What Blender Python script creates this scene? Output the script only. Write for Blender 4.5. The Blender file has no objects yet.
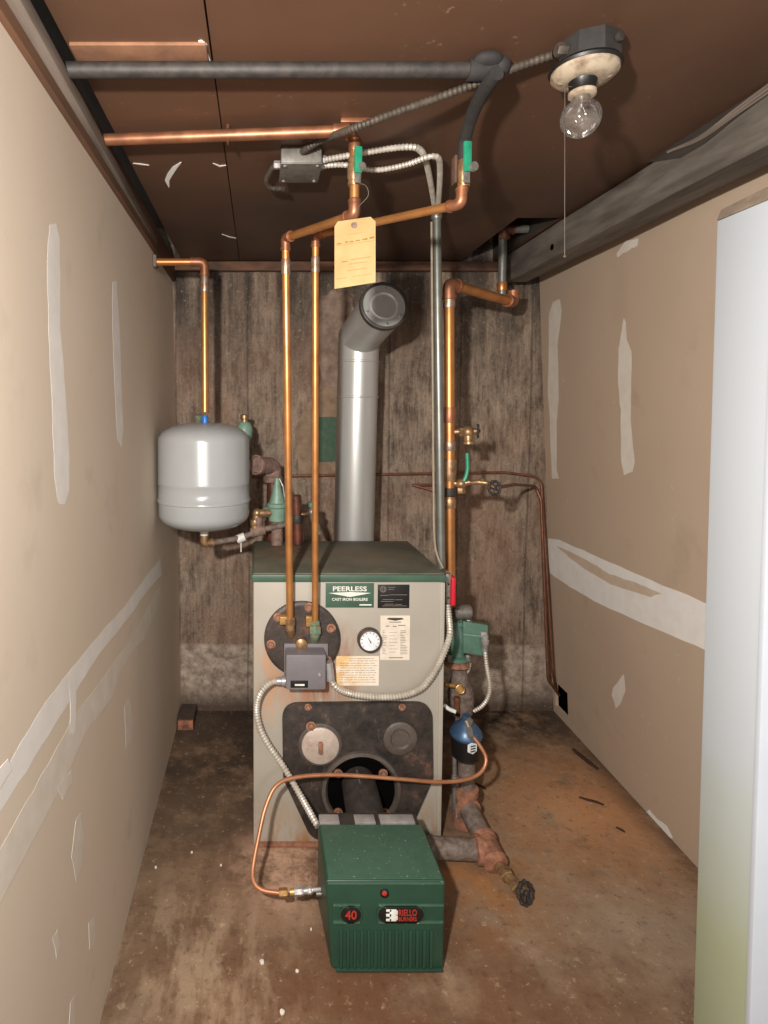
import bpy, bmesh, math, random
from mathutils import Vector, Matrix, noise
random.seed(7)
C = bpy.context.scene.collection
PI = math.pi
# ------------------------------------------------------------------ camera model (768x1024 frame)
F = 600.0; PX = 260.0; PITCH = math.radians(3); CY = 412 + F*math.tan(PITCH); H = 1.3
CAM = Vector((0, 0, H))
def ray(px, py):
    r = (px-PX)/F; u = (CY-py)/F
    return Vector((r, math.cos(PITCH)+math.sin(PITCH)*u, -math.sin(PITCH)+math.cos(PITCH)*u))
def at(px, py, Y):
    d = ray(px, py); return CAM + d*(Y/d.y)
def onz(px, py, z):
    d = ray(px, py); return CAM + d*((z-H)/d.z)
def onplane(px, py, p0, n):
    d = ray(px, py); return CAM + d*((p0-CAM).dot(n)/d.dot(n))
def P(*pts): return [at(*p) for p in pts]

CEIL = 1.925; YB = 2.55; YF = 1.738
# leaning gypsum walls
LW0, LW1, LW2 = Vector((-.343, YB, 0)), Vector((-.340, .4, 0)), Vector((-.367, YB, 1.9))
LN = (LW1-LW0).cross(LW2-LW0).normalized();  LN = LN if LN.x > 0 else -LN
RW0, RW1, RW2 = Vector((1.280, YB, 0)), Vector((1.245, 1.5, 0)), Vector((1.172, YB, 1.86))
RN = (RW1-RW0).cross(RW2-RW0).normalized();  RN = RN if RN.x < 0 else -RN
def onleft(px, py, off=0): return onplane(px, py, LW0+LN*off, LN)
def onright(px, py, off=0): return onplane(px, py, RW0+RN*off, RN)
def wall_x(w0, n, y, z): return w0.x - (n.y*(y-w0.y)+n.z*(z-w0.z))/n.x

# ------------------------------------------------------------------ materials
def lin(c):
    return tuple((v/255/12.92 if v/255 <= .04045 else ((v/255+.055)/1.055)**2.4) for v in c) + (1,)
class N:
    def __init__(s, name, o=(0,0,0)):
        s.o = Vector(o)
        s.m = bpy.data.materials.new(name); s.m.use_nodes = True
        s.nt = s.m.node_tree; s.b = s.nt.nodes['Principled BSDF']
        s.tc = s.nt.nodes.new('ShaderNodeTexCoord').outputs['Object']
    def n(s, t, **k):
        x = s.nt.nodes.new(t)
        for a, v in k.items(): setattr(x, a, v)
        return x
    def l(s, a, b): s.nt.links.new(a, b)
    def noise(s, scale, stretch=(1,1,1), detail=6, rough=.6, dist=0, off=(0,0,0)):
        mp = s.n('ShaderNodeMapping'); mp.inputs['Scale'].default_value = stretch; mp.inputs['Location'].default_value = off
        s.l(s.tc, mp.inputs['Vector'])
        t = s.n('ShaderNodeTexNoise'); t.inputs['Scale'].default_value = scale
        t.inputs['Detail'].default_value = detail; t.inputs['Roughness'].default_value = rough; t.inputs['Distortion'].default_value = dist
        s.l(mp.outputs[0], t.inputs['Vector']); return t.outputs['Fac']
    def ramp(s, fac, lo, hi):
        r = s.n('ShaderNodeMapRange'); r.inputs['From Min'].default_value = lo; r.inputs['From Max'].default_value = hi
        s.l(fac, r.inputs['Value']); return r.outputs[0]
    def mix(s, fac, a, b, mode='MIX'):
        x = s.n('ShaderNodeMix', data_type='RGBA', blend_type=mode)
        for sock, v in ((x.inputs[0], fac), (x.inputs[6], a), (x.inputs[7], b)):
            if isinstance(v, (int, float)): sock.default_value = v
            elif isinstance(v, tuple): sock.default_value = v if len(v) == 4 else lin(v)
            else: s.l(v, sock)
        return x.outputs[2]
    def math(s, op, a, b=0):
        x = s.n('ShaderNodeMath', operation=op)
        for i, v in enumerate((a, b)):
            if isinstance(v, (int, float)): x.inputs[i].default_value = v
            else: s.l(v, x.inputs[i])
        return x.outputs[0]
    def axis(s, k):
        x = s.n('ShaderNodeSeparateXYZ'); s.l(s.tc, x.inputs[0])
        return s.math('ADD', x.outputs[k], s.o[k]) if s.o[k] else x.outputs[k]
    def blob(s, c, r, soft=.5):          # 1 inside a ball of radius r about c, fading to 0
        x = s.n('ShaderNodeVectorMath', operation='DISTANCE'); s.l(s.tc, x.inputs[0]); x.inputs[1].default_value = Vector(c)-s.o
        return s.ramp(x.outputs['Value'], r*(1+soft), r*(1-soft))
    def bump(s, h, st=.3, d=.01):
        b = s.n('ShaderNodeBump'); b.inputs['Strength'].default_value = st; b.inputs['Distance'].default_value = d
        s.l(h, b.inputs['Height']); s.l(b.outputs[0], s.b.inputs['Normal'])
    def out(s, col, rough=.6, metal=0):
        if isinstance(col, tuple): s.b.inputs['Base Color'].default_value = col if len(col) == 4 else lin(col)
        else: s.l(col, s.b.inputs['Base Color'])
        if isinstance(rough, (int, float)): s.b.inputs['Roughness'].default_value = rough
        else: s.l(rough, s.b.inputs['Roughness'])
        s.b.inputs['Metallic'].default_value = metal
        return s.m
def simple(name, a, b=None, scale=30, rough=.5, metal=0, bump=0, lo=.35, hi=.65, stretch=(1,1,1)):
    k = N(name); f = k.noise(scale, stretch)
    col = k.mix(k.ramp(f, lo, hi), a, b if b else tuple(int(v*.9) for v in a))
    if bump: k.bump(f, bump, .004)
    return k.out(col, rough, metal)
M = {}
M['copper'] = simple('copper', (206,146,86), (172,112,66), 14, .36, .65, 0, .3, .7)
M['copper_dull'] = simple('dull_copper', (168,112,80), (130,86,62), 22, .42, .6, 0)
M['copper_dark'] = simple('tarnished_copper', (132,86,62), (98,66,50), 40, .5, .5, 0)
M['oil_copper'] = simple('oil_line_copper', (196,138,100), (172,112,80), 18, .4, .5, 0)
M['solder'] = simple('solder', (170,158,146), (150,112,84), 60, .4, .7, 0)
M['brass'] = simple('brass', (176,140,100), (128,100,76), 60, .4, .6, .1)
M['yellow_brass'] = simple('yellow_brass', (190,150,86), (140,100,56), 50, .4, .5, .1)
M['iron'] = simple('rusty_iron', (138,112,100), (106,82,72), 60, .75, .1, .3)
M['black_iron'] = simple('black_iron', (62,56,52), (44,39,36), 50, .6, .2, .2)
M['grey_iron'] = simple('grey_iron', (124,108,98), (88,72,62), 60, .75, .05, .3)
M['rust_red'] = simple('red_rust', (160,108,82), (116,78,60), 60, .8, 0, .3)
M['red_copper'] = simple('red_copper', (120,68,50), (80,50,42), 30, .4, .4, 0)
M['verdigris'] = simple('verdigris', (86,132,112), (120,92,62), 90, .8, 0, .4)
M['flue'] = simple('galvanized_flue', (186,185,181), (172,170,165), 8, .33, .4, 0, stretch=(1,1,.2))
M['flue_dark'] = simple('dark_flue_cap', (66,60,55), (52,47,43), 30, .5, .1, .05)
M['flue_ring'] = simple('grey_ring', (196,192,186), None, 30, .4, .1)
M['tank'] = simple('grey_enamel', (160,161,160), (155,156,155), 6, .22, 0)
M['blue_plastic'] = simple('blue_plastic', (40,112,190), None, 30, .4)
M['white_plastic'] = simple('white_plastic', (222,218,210), None, 30, .5)
M['mint'] = simple('mint_green_paint', (122,150,132), (104,132,114), 30, .45, 0, .05)
M['mint_dark'] = simple('circulator_green_paint', (86,118,102), (74,104,88), 30, .42, 0, .05)
M['green_cover'] = simple('green_burner_cover', (36,68,52), (33,62,47), 14, .42, 0, .05)
M['green_slot'] = simple('green_cover_shade', (36,78,56), None, 14, .5)
M['black'] = simple('black_plastic', (22,20,19), None, 40, .4)
M['hole_shade'] = simple('black_hole_shade', (10,9,8), None, 40, .9)  # flat black painted in place of the shade inside holes
M['hole_shade'].node_tree.nodes['Principled BSDF'].inputs['Specular IOR Level'].default_value = 0
M['rubber'] = simple('black_rubber', (44,40,38), (34,31,29), 60, .8, 0, .1)
M['white_paint'] = simple('white_ink', (226,224,214), None, 40, .6)
M['red_paint'] = simple('red_ink', (172,48,36), None, 40, .5)
M['red_plate'] = simple('red_switch_plate', (206,30,48), None, 40, .4)
M['silver'] = simple('silver_steel', (186,182,178), (160,154,150), 30, .35, .5)
M['steel'] = simple('zinc_steel', (150,146,138), (120,114,106), 70, .4, .6)
M['conduit'] = simple('grey_conduit', (132,132,124), (112,111,104), 16, .38, .55)
M['flex'] = simple('flexible_steel', (204,196,184), (176,166,152), 40, .4, .3)
M['flex_dark'] = simple('dusty_armoured_steel', (88,78,68), (66,58,50), 60, .6, .3)
M['cream_cable'] = simple('cream_cable', (150,136,116), None, 40, .6)
M['box_grey'] = simple('galvanized_box', (126,122,114), (104,98,90), 60, .5, .4, .1)
M['purple_grey'] = simple('grey_control_paint', (118,112,114), (112,106,108), 20, .45, .1)
M['porcelain'] = simple('dirty_porcelain', (172,156,134), (104,80,62), 38, .4, 0, 0, .42, .68)
M['paper'] = simple('white_paper', (218,206,190), (206,192,174), 30, .8)
M['ink'] = simple('faded_ink', (120,108,98), None, 30, .8)
M['dark_ink'] = simple('dark_ink', (62,52,44), None, 30, .8)
M['tag_ink'] = simple('brown_ink', (146,110,48), None, 30, .8)
M['lever_green'] = simple('green_lever_vinyl', (40,140,104), (34,120,90), 60, .4)
M['blue_cap'] = simple('blue_enamel', (64,92,122), (50,72,98), 40, .35, .2)
M['compound'] = simple('joint_compound', (238,234,228), (230,225,217), 20, .85, 0)
M['compound_grey'] = simple('grey_joint_compound', (226,216,203), (216,205,190), 20, .85, 0)
M['tan_compound'] = simple('thin_tan_compound', (208,188,166), (198,176,153), 20, .85)
M['brick'] = simple('brick_clay', (176,112,84), (96,66,54), 40, .9, 0, .3)
M['brick_dark'] = simple('sooty_brick', (78,60,52), (60,46,40), 40, .9, 0, .3)
M['sliver'] = simple('dark_wood_sliver', (64,44,34), None, 60, .9)
M['chip'] = simple('plaster_chip', (226,216,202), None, 60, .9)
M['boltm'] = simple('rusty_bolt', (168,122,98), (124,84,64), 80, .6, .3)
M['gauge_white'] = simple('gauge_face', (226,228,230), None, 30, .3)
M['bezel'] = simple('gauge_bezel', (96,80,68), (76,62,54), 40, .35, .5)

def m_tag():
    k = N('manila_tag'); f = k.noise(18); return k.out(k.mix(k.ramp(f,.35,.7), (172,143,96), (156,126,76)), .75)
M['tag'] = m_tag()
def m_stained_paper():
    k = N('stained_paper', (.26,1.95,0)); f = k.noise(30); s = k.ramp(k.axis(0), .325, .255)
    s = k.math('MULTIPLY', s, k.ramp(f, .3, .5))
    return k.out(k.mix(s, (222,208,190), (214,176,120)), .8)
def m_jacket():          # enamelled boiler jacket, rust runs under the plates and along the foot
    k = N('boiler_jacket_enamel', (.26,1.95,0)); f = k.noise(5); g = k.noise(26, (1,1,.25), 8, .7)
    col = k.mix(k.ramp(f,.3,.7), (168,160,147), (158,150,137))
    foot = k.math('MULTIPLY', k.ramp(k.axis(2), .16, .0), k.ramp(g, .42, .6))
    col = k.mix(foot, col, (158,112,62))
    b1 = k.math('MULTIPLY', k.blob((.17,YF,.54), .12, .5), k.ramp(g,.36,.56))
    col = k.mix(b1, col, (146,90,60))
    b2 = k.math('MULTIPLY', k.blob((.01,YF,.5), .10, .6), k.ramp(g,.42,.6))
    col = k.mix(b2, col, (186,140,104))
    k.bump(f, .05, .003)
    return k.out(col, .42, .05)
def m_plate(name, a, b, r):
    k = N(name); f = k.noise(16, detail=9, rough=.75); g = k.noise(60)
    col = k.mix(k.ramp(f,.4,.68), a, b); col = k.mix(k.math('MULTIPLY', k.ramp(f,.58,.7), .6), col, r)
    scr = k.noise(20, (2.2,1,.8), 10, .85, .8, (3,0,5)); col = k.mix(k.math('MULTIPLY', k.ramp(scr,.58,.68), .55), col, (136,122,110))
    k.bump(g, .35, .004); return k.out(col, .5, .15)
M['plate'] = m_plate('sooty_cast_plate', (38,33,30), (74,63,56), (128,86,64))
M['coil_plate'] = m_plate('cast_coil_plate', (54,46,42), (78,64,56), (138,78,56))
M['plate_ring'] = m_plate('cast_ring', (92,82,74), (70,62,56), (120,92,74))
M['sight'] = m_plate('sight_cover', (190,174,160), (168,148,134), (146,72,52))
def m_boiler_top():
    k = N('dusty_green_top', (.26,1.95,0)); f = k.noise(7, detail=8, rough=.65); g = k.noise(30)
    col = k.mix(k.ramp(f,.36,.62), (74,76,62), (104,98,82))
    col = k.mix(k.math('MULTIPLY', k.blob((.33,1.98,.83), .11, .35), .5), col, (122,104,84))
    col = k.mix(k.math('MULTIPLY', k.blob((.1,2.0,.83), .09, .5), k.ramp(g,.4,.6)), col, (128,96,72))
    return k.out(col, .7)
M['boiler_top'] = m_boiler_top()
M['green_trim'] = simple('green_trim_enamel', (66,92,74), (58,82,66), 14, .4)
M['jacket'] = m_jacket()
def m_burner_top():
    k = N('dusty_green_cover'); f = k.noise(24, detail=9, rough=.7); g = k.noise(130, detail=2)
    col = k.mix(k.ramp(f,.35,.7), (52,82,65), (64,92,76))
    col = k.mix(k.math('MULTIPLY', k.ramp(g,.66,.72), .7), col, (150,160,140))
    return k.out(col, .5)
M['burner_top'] = m_burner_top()

def m_drywall(name, a, b):
    k = N(name); f = k.noise(1.4, detail=4); g = k.noise(90, detail=3); s = k.noise(34, detail=2)
    col = k.mix(k.ramp(f,.3,.7), a, b)
    col = k.mix(k.math('MULTIPLY', k.ramp(s,.69,.74), .3), col, (206,192,174))
    col = k.mix(k.math('MULTIPLY', k.ramp(k.noise(5, detail=5, off=(3,3,3)),.6,.8), .25), col, (120,96,78))
    k.bump(g, .06, .002)
    return k.out(col, .82)
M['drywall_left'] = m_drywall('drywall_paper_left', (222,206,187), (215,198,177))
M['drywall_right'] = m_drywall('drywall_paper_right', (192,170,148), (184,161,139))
def m_ceiling():
    k = N('brown_ceiling_board'); f = k.noise(2.2, detail=5); g = k.noise(24, (1,1,1), 3, .5); h = k.noise(70, detail=2)
    col = k.mix(k.ramp(f,.3,.7), (98,68,50), (82,57,42))
    spots = k.math('MULTIPLY', k.ramp(h,.66,.73), k.ramp(k.noise(2.5, off=(5,1,0)),.45,.62))
    col = k.mix(k.math('MULTIPLY', spots, .4), col, (166,130,104))
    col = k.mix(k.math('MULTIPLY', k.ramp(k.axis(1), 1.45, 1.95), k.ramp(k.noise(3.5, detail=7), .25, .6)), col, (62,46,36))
    k.bump(g, .05, .004)
    return k.out(col, .5)
M['ceiling'] = m_ceiling()
def m_concrete():
    k = N('board_formed_concrete')
    f = k.noise(13, (1.3,1,.55), 12, .8); g = k.noise(60, (1.4,1,.10), 8, .75); h = k.noise(2.4, (1,1,.7), 6, .65); s = k.noise(85, detail=6, rough=.75)
    col = k.mix(k.ramp(f,.38,.62), (84,70,59), (158,138,119))
    col = k.mix(k.math('MULTIPLY', k.ramp(g,.5,.64), .5), col, (166,148,128))
    col = k.mix(k.math('MULTIPLY', k.ramp(g,.46,.36), .55), col, (54,46,39))
    col = k.mix(k.math('MULTIPLY', k.ramp(h,.45,.62), .5), col, (138,104,84))
    col = k.mix(k.math('MULTIPLY', k.ramp(s,.44,.34), .55), col, (52,44,38))
    # damp dark streaks near the top
    d = k.math('MULTIPLY', k.ramp(k.axis(2), 1.35, 1.85), k.ramp(k.noise(7, (1.4,1,.12), 6, .6, off=(2,0,0)),.42,.56))
    col = k.mix(k.math('MULTIPLY', d, .8), col, (42,36,31))
    # pour line: lower rough lighter lift
    z = k.math('ADD', k.axis(2), k.math('MULTIPLY', k.noise(4, detail=3), .03))
    low = k.ramp(z, .315, .30)
    r = k.noise(22, detail=9, rough=.75)
    lowc = k.mix(k.ramp(r,.38,.62), (122,106,92), (186,168,150))
    lowc = k.mix(k.ramp(k.axis(2), .12, .02), lowc, (84,66,54))
    col = k.mix(low, col, lowc)
    # board joints
    w = k.n('ShaderNodeTexWave', wave_type='BANDS', bands_direction='X'); w.inputs['Scale'].default_value = 1.05; w.inputs['Distortion'].default_value = .4
    w.inputs['Phase Offset'].default_value = 1.1
    k.l(k.tc, w.inputs['Vector'])
    j = k.math('MULTIPLY', k.ramp(w.outputs['Fac'], .004, .0), .45)
    col = k.mix(j, col, (38,32,28))
    col = k.mix(k.math('MULTIPLY', k.ramp(s,.58,.70), .6), col, (182,166,148))
    k.bump(k.math('ADD', f, s), .5, .010)
    return k.out(col, .88)
M['concrete'] = m_concrete()
M['patch_concrete'] = simple('patched_concrete', (146,124,108), (112,92,78), 30, .9, 0, .3)
M['patch_tan'] = simple('tan_cement_patch', (146,122,98), (116,96,78), 22, .9, 0, .3)
M['green_patch'] = simple('green_painted_patch', (42,78,58), (70,86,66), 60, .7, 0, .2)
def m_floor():
    k = N('stained_concrete_floor')
    a = k.noise(3.2, detail=8, rough=.62, dist=.4); b = k.noise(9, detail=10, rough=.74); c = k.noise(38, detail=7, rough=.75); e = k.noise(2.1, off=(4,2,0), detail=6)
    x, y = k.axis(0), k.axis(1)
    col = k.mix(k.ramp(a,.38,.62), (114,90,68), (150,122,96))
    col = k.mix(k.math('MULTIPLY', k.ramp(b,.44,.58), .7), col, (96,70,50))
    # bare grey concrete to the right of the burner
    gr = k.math('MULTIPLY', k.blob((.95,1.45,0), .3, .8), k.ramp(a,.35,.6))
    col = k.mix(k.math('MULTIPLY', gr, .8), col, (158,138,116))
    # dark damp ground behind, left of the boiler and along the back wall
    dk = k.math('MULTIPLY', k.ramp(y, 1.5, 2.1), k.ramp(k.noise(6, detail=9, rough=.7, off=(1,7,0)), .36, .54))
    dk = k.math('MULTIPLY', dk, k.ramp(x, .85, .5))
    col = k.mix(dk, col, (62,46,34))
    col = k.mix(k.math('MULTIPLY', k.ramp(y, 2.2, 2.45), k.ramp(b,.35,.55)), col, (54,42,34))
    # rust around burner and boiler foot
    ru = k.math('MULTIPLY', k.blob((.3,1.15,0), .5, .6), k.ramp(k.noise(5, detail=9, rough=.7, off=(9,1,0)), .34, .54))
    col = k.mix(k.math('MULTIPLY', ru, .85), col, (104,66,40))
    ru2 = k.math('MULTIPLY', k.blob((1.08,1.9,0), .25, .8), k.ramp(b,.34,.5))
    col = k.mix(k.math('MULTIPLY', ru2, .75), col, (200,144,98))
    ru3 = k.math('MULTIPLY', k.blob((.62,1.62,0), .16, .8), k.ramp(b,.40,.58))
    col = k.mix(k.math('MULTIPLY', ru3, .7), col, (170,116,66))
    pk = k.math('MULTIPLY', k.blob((.08,1.64,0), .15, .6), k.ramp(b,.40,.56))
    col = k.mix(pk, col, (190,152,126))
    # pale cement smears by the left wall
    pl = k.math('MULTIPLY', k.blob((-.18,1.32,0), .2, .8), k.ramp(k.noise(7, (1.8,.6,1), 7, .65, off=(0,3,0)), .47, .58))
    col = k.mix(k.math('MULTIPLY', pl, .55), col, (188,162,134))
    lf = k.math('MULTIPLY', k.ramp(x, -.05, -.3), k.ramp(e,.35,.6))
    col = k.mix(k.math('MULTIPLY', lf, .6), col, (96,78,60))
    col = k.mix(k.math('MULTIPLY', k.ramp(c,.55,.64), .5), col, (76,55,40))
    col = k.mix(k.math('MULTIPLY', k.ramp(c,.42,.32), .5), col, (200,174,146))
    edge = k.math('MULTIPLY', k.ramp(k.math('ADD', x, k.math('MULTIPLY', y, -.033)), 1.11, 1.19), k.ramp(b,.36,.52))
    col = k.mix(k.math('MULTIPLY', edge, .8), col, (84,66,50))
    fleck = k.ramp(k.noise(95, detail=3, rough=.6), .70, .75)
    col = k.mix(k.math('MULTIPLY', fleck, .7), col, (222,202,178))
    k.bump(k.math('ADD', b, c), .3, .006)
    return k.out(col, .75)
M['floor'] = m_floor()
M['batten'] = simple('pale_brown_board', (136,96,70), (112,78,56), 20, .8, 0)
M['grey_wood'] = simple('weathered_grey_wood', (128,114,102), (92,80,70), 24, .85, 0, .3, stretch=(1,.12,1))
M['orange_wood'] = simple('pine_plate', (104,70,47), (82,56,38), 20, .8, 0, .2, stretch=(1,.15,1))
M['sill_wood'] = simple('stained_sill', (108,74,54), (66,48,38), 26, .85, 0, .3, stretch=(.4,1,1))
M['beam_wood'] = simple('old_timber', (112,104,94), (80,72,64), 30, .9, 0, .5, stretch=(1,.14,1))
M['beam_dark'] = simple('dark_bark', (62,54,46), (44,38,33), 30, .9, 0, .3, stretch=(1,.14,1))
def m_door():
    k = N('white_door_green_reflection'); f = k.noise(2.5, detail=5)
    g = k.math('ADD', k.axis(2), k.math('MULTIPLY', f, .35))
    col = k.mix(k.math('MULTIPLY', k.ramp(g, .80, .45), .7), (184,189,194), (164,172,118))  # greenish reflected light painted into the lower part of the white
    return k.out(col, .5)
M['door_white'] = simple('white_casing_paint', (196,202,210), (192,198,206), 10, .5)
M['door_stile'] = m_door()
M['dust'] = simple('dusty_ledge', (150,134,116), (126,110,94), 30, .9)
def m_glass():
    k = N('bulb_glass'); nt = k.nt
    tr = k.n('ShaderNodeBsdfTransparent'); tr.inputs[0].default_value = (.93,.92,.91,1)
    gl = k.n('ShaderNodeBsdfGlossy'); gl.inputs['Roughness'].default_value = .03
    lw = k.n('ShaderNodeLayerWeight'); lw.inputs['Blend'].default_value = .25
    mx = k.n('ShaderNodeMixShader'); k.l(k.ramp(lw.outputs['Fresnel'], -.06, .9), mx.inputs[0]); k.l(tr.outputs[0], mx.inputs[1]); k.l(gl.outputs[0], mx.inputs[2])
    df = k.n('ShaderNodeBsdfDiffuse'); df.inputs[0].default_value = lin((214,200,190))
    m2 = k.n('ShaderNodeMixShader'); k.l(k.ramp(k.noise(30), .3, 3.2), m2.inputs[0]); k.l(mx.outputs[0], m2.inputs[1]); k.l(df.outputs[0], m2.inputs[2])
    k.l(m2.outputs[0], nt.nodes['Material Output'].inputs['Surface']); return k.m
M['glass'] = m_glass()

# ------------------------------------------------------------------ mesh builder
def frame(d):
    d = d.normalized(); u = Vector((0,0,1)) if abs(d.z) < .9 else Vector((1,0,0))
    a = d.cross(u).normalized(); return a, d.cross(a).normalized()
class MB:
    def __init__(s): s.bm = bmesh.new()
    def poly(s, vs):
        return s.bm.faces.new([s.bm.verts.new(v) for v in vs])
    def hexa(s, b, t, bevel=0, seg=2):      # bottom quad, top quad
        vb = [s.bm.verts.new(v) for v in b]; vt = [s.bm.verts.new(v) for v in t]
        fs = [s.bm.faces.new(vb[::-1]), s.bm.faces.new(vt)]
        n = len(vb)
        for i in range(n): fs.append(s.bm.faces.new((vb[i], vb[(i+1)%n], vt[(i+1)%n], vt[i])))
        if bevel:
            es = list({e for f in fs for e in f.edges})
            bmesh.ops.bevel(s.bm, geom=es, offset=bevel, segments=seg, profile=.6, affect='EDGES', clamp_overlap=True)
        return s
    def box(s, x0, x1, y0, y1, z0, z1, bevel=0, seg=2):
        q = lambda z: [Vector(v) for v in ((x0,y0,z),(x1,y0,z),(x1,y1,z),(x0,y1,z))]
        return s.hexa(q(z0), q(z1), bevel, seg)
    def prism(s, poly, vec, bevel=0, seg=2):
        poly = [Vector(p) for p in poly]; vec = Vector(vec)
        return s.hexa(poly, [p+vec for p in poly], bevel, seg)
    def rings(s, rings, cap0=True, cap1=True):
        R = [[s.bm.verts.new(v) for v in r] for r in rings]; n = len(R[0])
        for a, b in zip(R, R[1:]):
            for i in range(n): s.bm.faces.new((a[i], a[(i+1)%n], b[(i+1)%n], b[i]))
        if cap0: s.bm.faces.new(R[0][::-1])
        if cap1: s.bm.faces.new(R[-1])
        return s
    def lathe(s, o, d, prof, seg=24, cap0=True, cap1=True):     # prof: (distance along d, radius)
        d = Vector(d).normalized(); a, b = frame(d); o = Vector(o)
        return s.rings([[o+d*h+(a*math.cos(2*PI*i/seg)+b*math.sin(2*PI*i/seg))*r for i in range(seg)] for h, r in prof], cap0, cap1)
    def cyl(s, p0, p1, r, seg=20, bev=0):
        p0, p1 = Vector(p0), Vector(p1); L = (p1-p0).length
        pr = [(0,r-bev),(bev,r),(L-bev,r),(L,r-bev)] if bev else [(0,r),(L,r)]
        return s.lathe(p0, p1-p0, pr, seg)
    def ball(s, c, r, seg=16, sc=(1,1,1)):
        g = bmesh.ops.create_uvsphere(s.bm, u_segments=seg, v_segments=seg//2, radius=r)
        for v in g['verts']: v.co = Vector((v.co.x*sc[0], v.co.y*sc[1], v.co.z*sc[2])) + Vector(c)
        return s
    def tube(s, pts, r, seg=14, bend=0, rfun=None):
        pts = fillet([Vector(p) for p in pts], bend) if bend else [Vector(p) for p in pts]
        n = len(pts); T = []
        for i in range(n):
            a = (pts[i]-pts[i-1]).normalized() if i else (pts[1]-pts[0]).normalized()
            b = (pts[i+1]-pts[i]).normalized() if i < n-1 else a
            T.append((a, b, (a+b).normalized()))
        u, v = frame(T[0][0]); rs = []
        for i in range(n):
            a, b, t = T[i]
            if i:
                q = T[i-1][1].rotation_difference(a); u = q @ u; v = q @ v
            rad = rfun(i) if rfun else r
            ring = []
            for k in range(seg):
                w = (u*math.cos(2*PI*k/seg)+v*math.sin(2*PI*k/seg))*rad
                # slide along the incoming direction on to the mitre plane
                w = w - a*(w.dot(t)/max(.2, a.dot(t)))
                ring.append(pts[i]+w)
            rs.append(ring)
            if i < n-1:
                q = a.rotation_difference(b); u = q @ u; v = q @ v
                # undo: rotation for next step handled here
                T[i] = (a, b, t)
                T[i+1] = T[i+1]
                T[i] = (a, a if False else b, t)
        return s.rings(rs)
    def torus(s, c, d, R, r, seg=28, k=10):
        d = Vector(d).normalized(); a, b = frame(d); c = Vector(c); n = []
        for i in range(seg):
            t = 2*PI*i/seg; o = a*math.cos(t)+b*math.sin(t)
            n.append([s.bm.verts.new(c+o*R+(o*math.cos(2*PI*j/k)+d*math.sin(2*PI*j/k))*r) for j in range(k)])
        for i in range(seg):
            A, B = n[i], n[(i+1)%seg]
            for j in range(k): s.bm.faces.new((A[j], A[(j+1)%k], B[(j+1)%k], B[j]))
        return s
def fillet(pts, rad, steps=7):
    out = [pts[0]]
    for i in range(1, len(pts)-1):
        p, a, b = pts[i], pts[i-1], pts[i+1]
        da, db = (a-p), (b-p); la, lb = da.length, db.length
        da.normalize(); db.normalize()
        c = max(-1, min(1, da.dot(db))); ang = math.acos(c)
        if ang > PI-.02: out.append(p); continue
        t = min(rad/math.tan(ang/2), la*.48, lb*.48)
        p0, p1 = p+da*t, p+db*t
        for k in range(steps+1):
            s = k/steps; out.append(p0*(1-s)**2 + p*2*s*(1-s) + p1*s*s)
    out.append(pts[-1]); return out
def spline(pts, step=.01):                  # Catmull-Rom through the points, resampled at equal steps
    pts = [Vector(p) for p in pts]; q = [pts[0]*2-pts[1]] + pts + [pts[-1]*2-pts[-2]]; d = []
    for i in range(1, len(q)-2):
        for k in range(24):
            t = k/24; a, b, c, e = q[i-1], q[i], q[i+1], q[i+2]
            d.append(.5*((2*b)+(c-a)*t+(2*a-5*b+4*c-e)*t*t+(3*b-a-3*c+e)*t**3))
    d.append(pts[-1])
    L = [0]
    for a, b in zip(d, d[1:]): L.append(L[-1]+(b-a).length)
    n = max(2, int(L[-1]/step)); out = []; j = 0
    for i in range(n+1):
        t = L[-1]*i/n
        while j < len(L)-2 and L[j+1] < t: j += 1
        f = (t-L[j])/max(1e-9, L[j+1]-L[j]); out.append(d[j].lerp(d[j+1], min(1, max(0, f))))
    return out
def root_loc(o):
    while o and o.parent: o = o.parent
    return o.location.copy() if o else Vector((0,0,0))
def part(name, mb, mat, parent=None, label=None, sharp=35, smooth=True):
    bm = mb.bm; bmesh.ops.recalc_face_normals(bm, faces=bm.faces[:])
    o0 = root_loc(parent) if parent else Vector((0,0,0))
    for v in bm.verts: v.co -= o0
    for e in bm.edges:
        e.smooth = not (len(e.link_faces) == 2 and e.calc_face_angle(0) > math.radians(sharp))
    for f in bm.faces: f.smooth = smooth
    me = bpy.data.meshes.new(name); bm.to_mesh(me); bm.free()
    me.materials.append(M[mat]); o = bpy.data.objects.new(name, me); C.objects.link(o)
    if parent: o.parent = parent
    if label: o['label'] = label
    return o
def tag(o, label, cat, group=None):
    o['label'] = label; o['category'] = cat
    if group: o['group'] = group
    return o
def thing(name, label, cat, loc, group=None):
    o = bpy.data.objects.new(name, None); C.objects.link(o); o.location = loc; o.empty_display_size = .05
    return tag(o, label, cat, group)
def struct(name, mb, mat, **k):
    o = part(name, mb, mat, **k); o['kind'] = 'structure'; return o
def flex_rings(n, r, k=.30): return lambda i: r*(1+k*(1 if i % 2 else -1)*.5)
def flex(mb, pts, r, pitch=.0043, seg=12):
    p = spline(pts, pitch); return mb.tube(p, r, seg, rfun=flex_rings(len(p), r))
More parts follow.
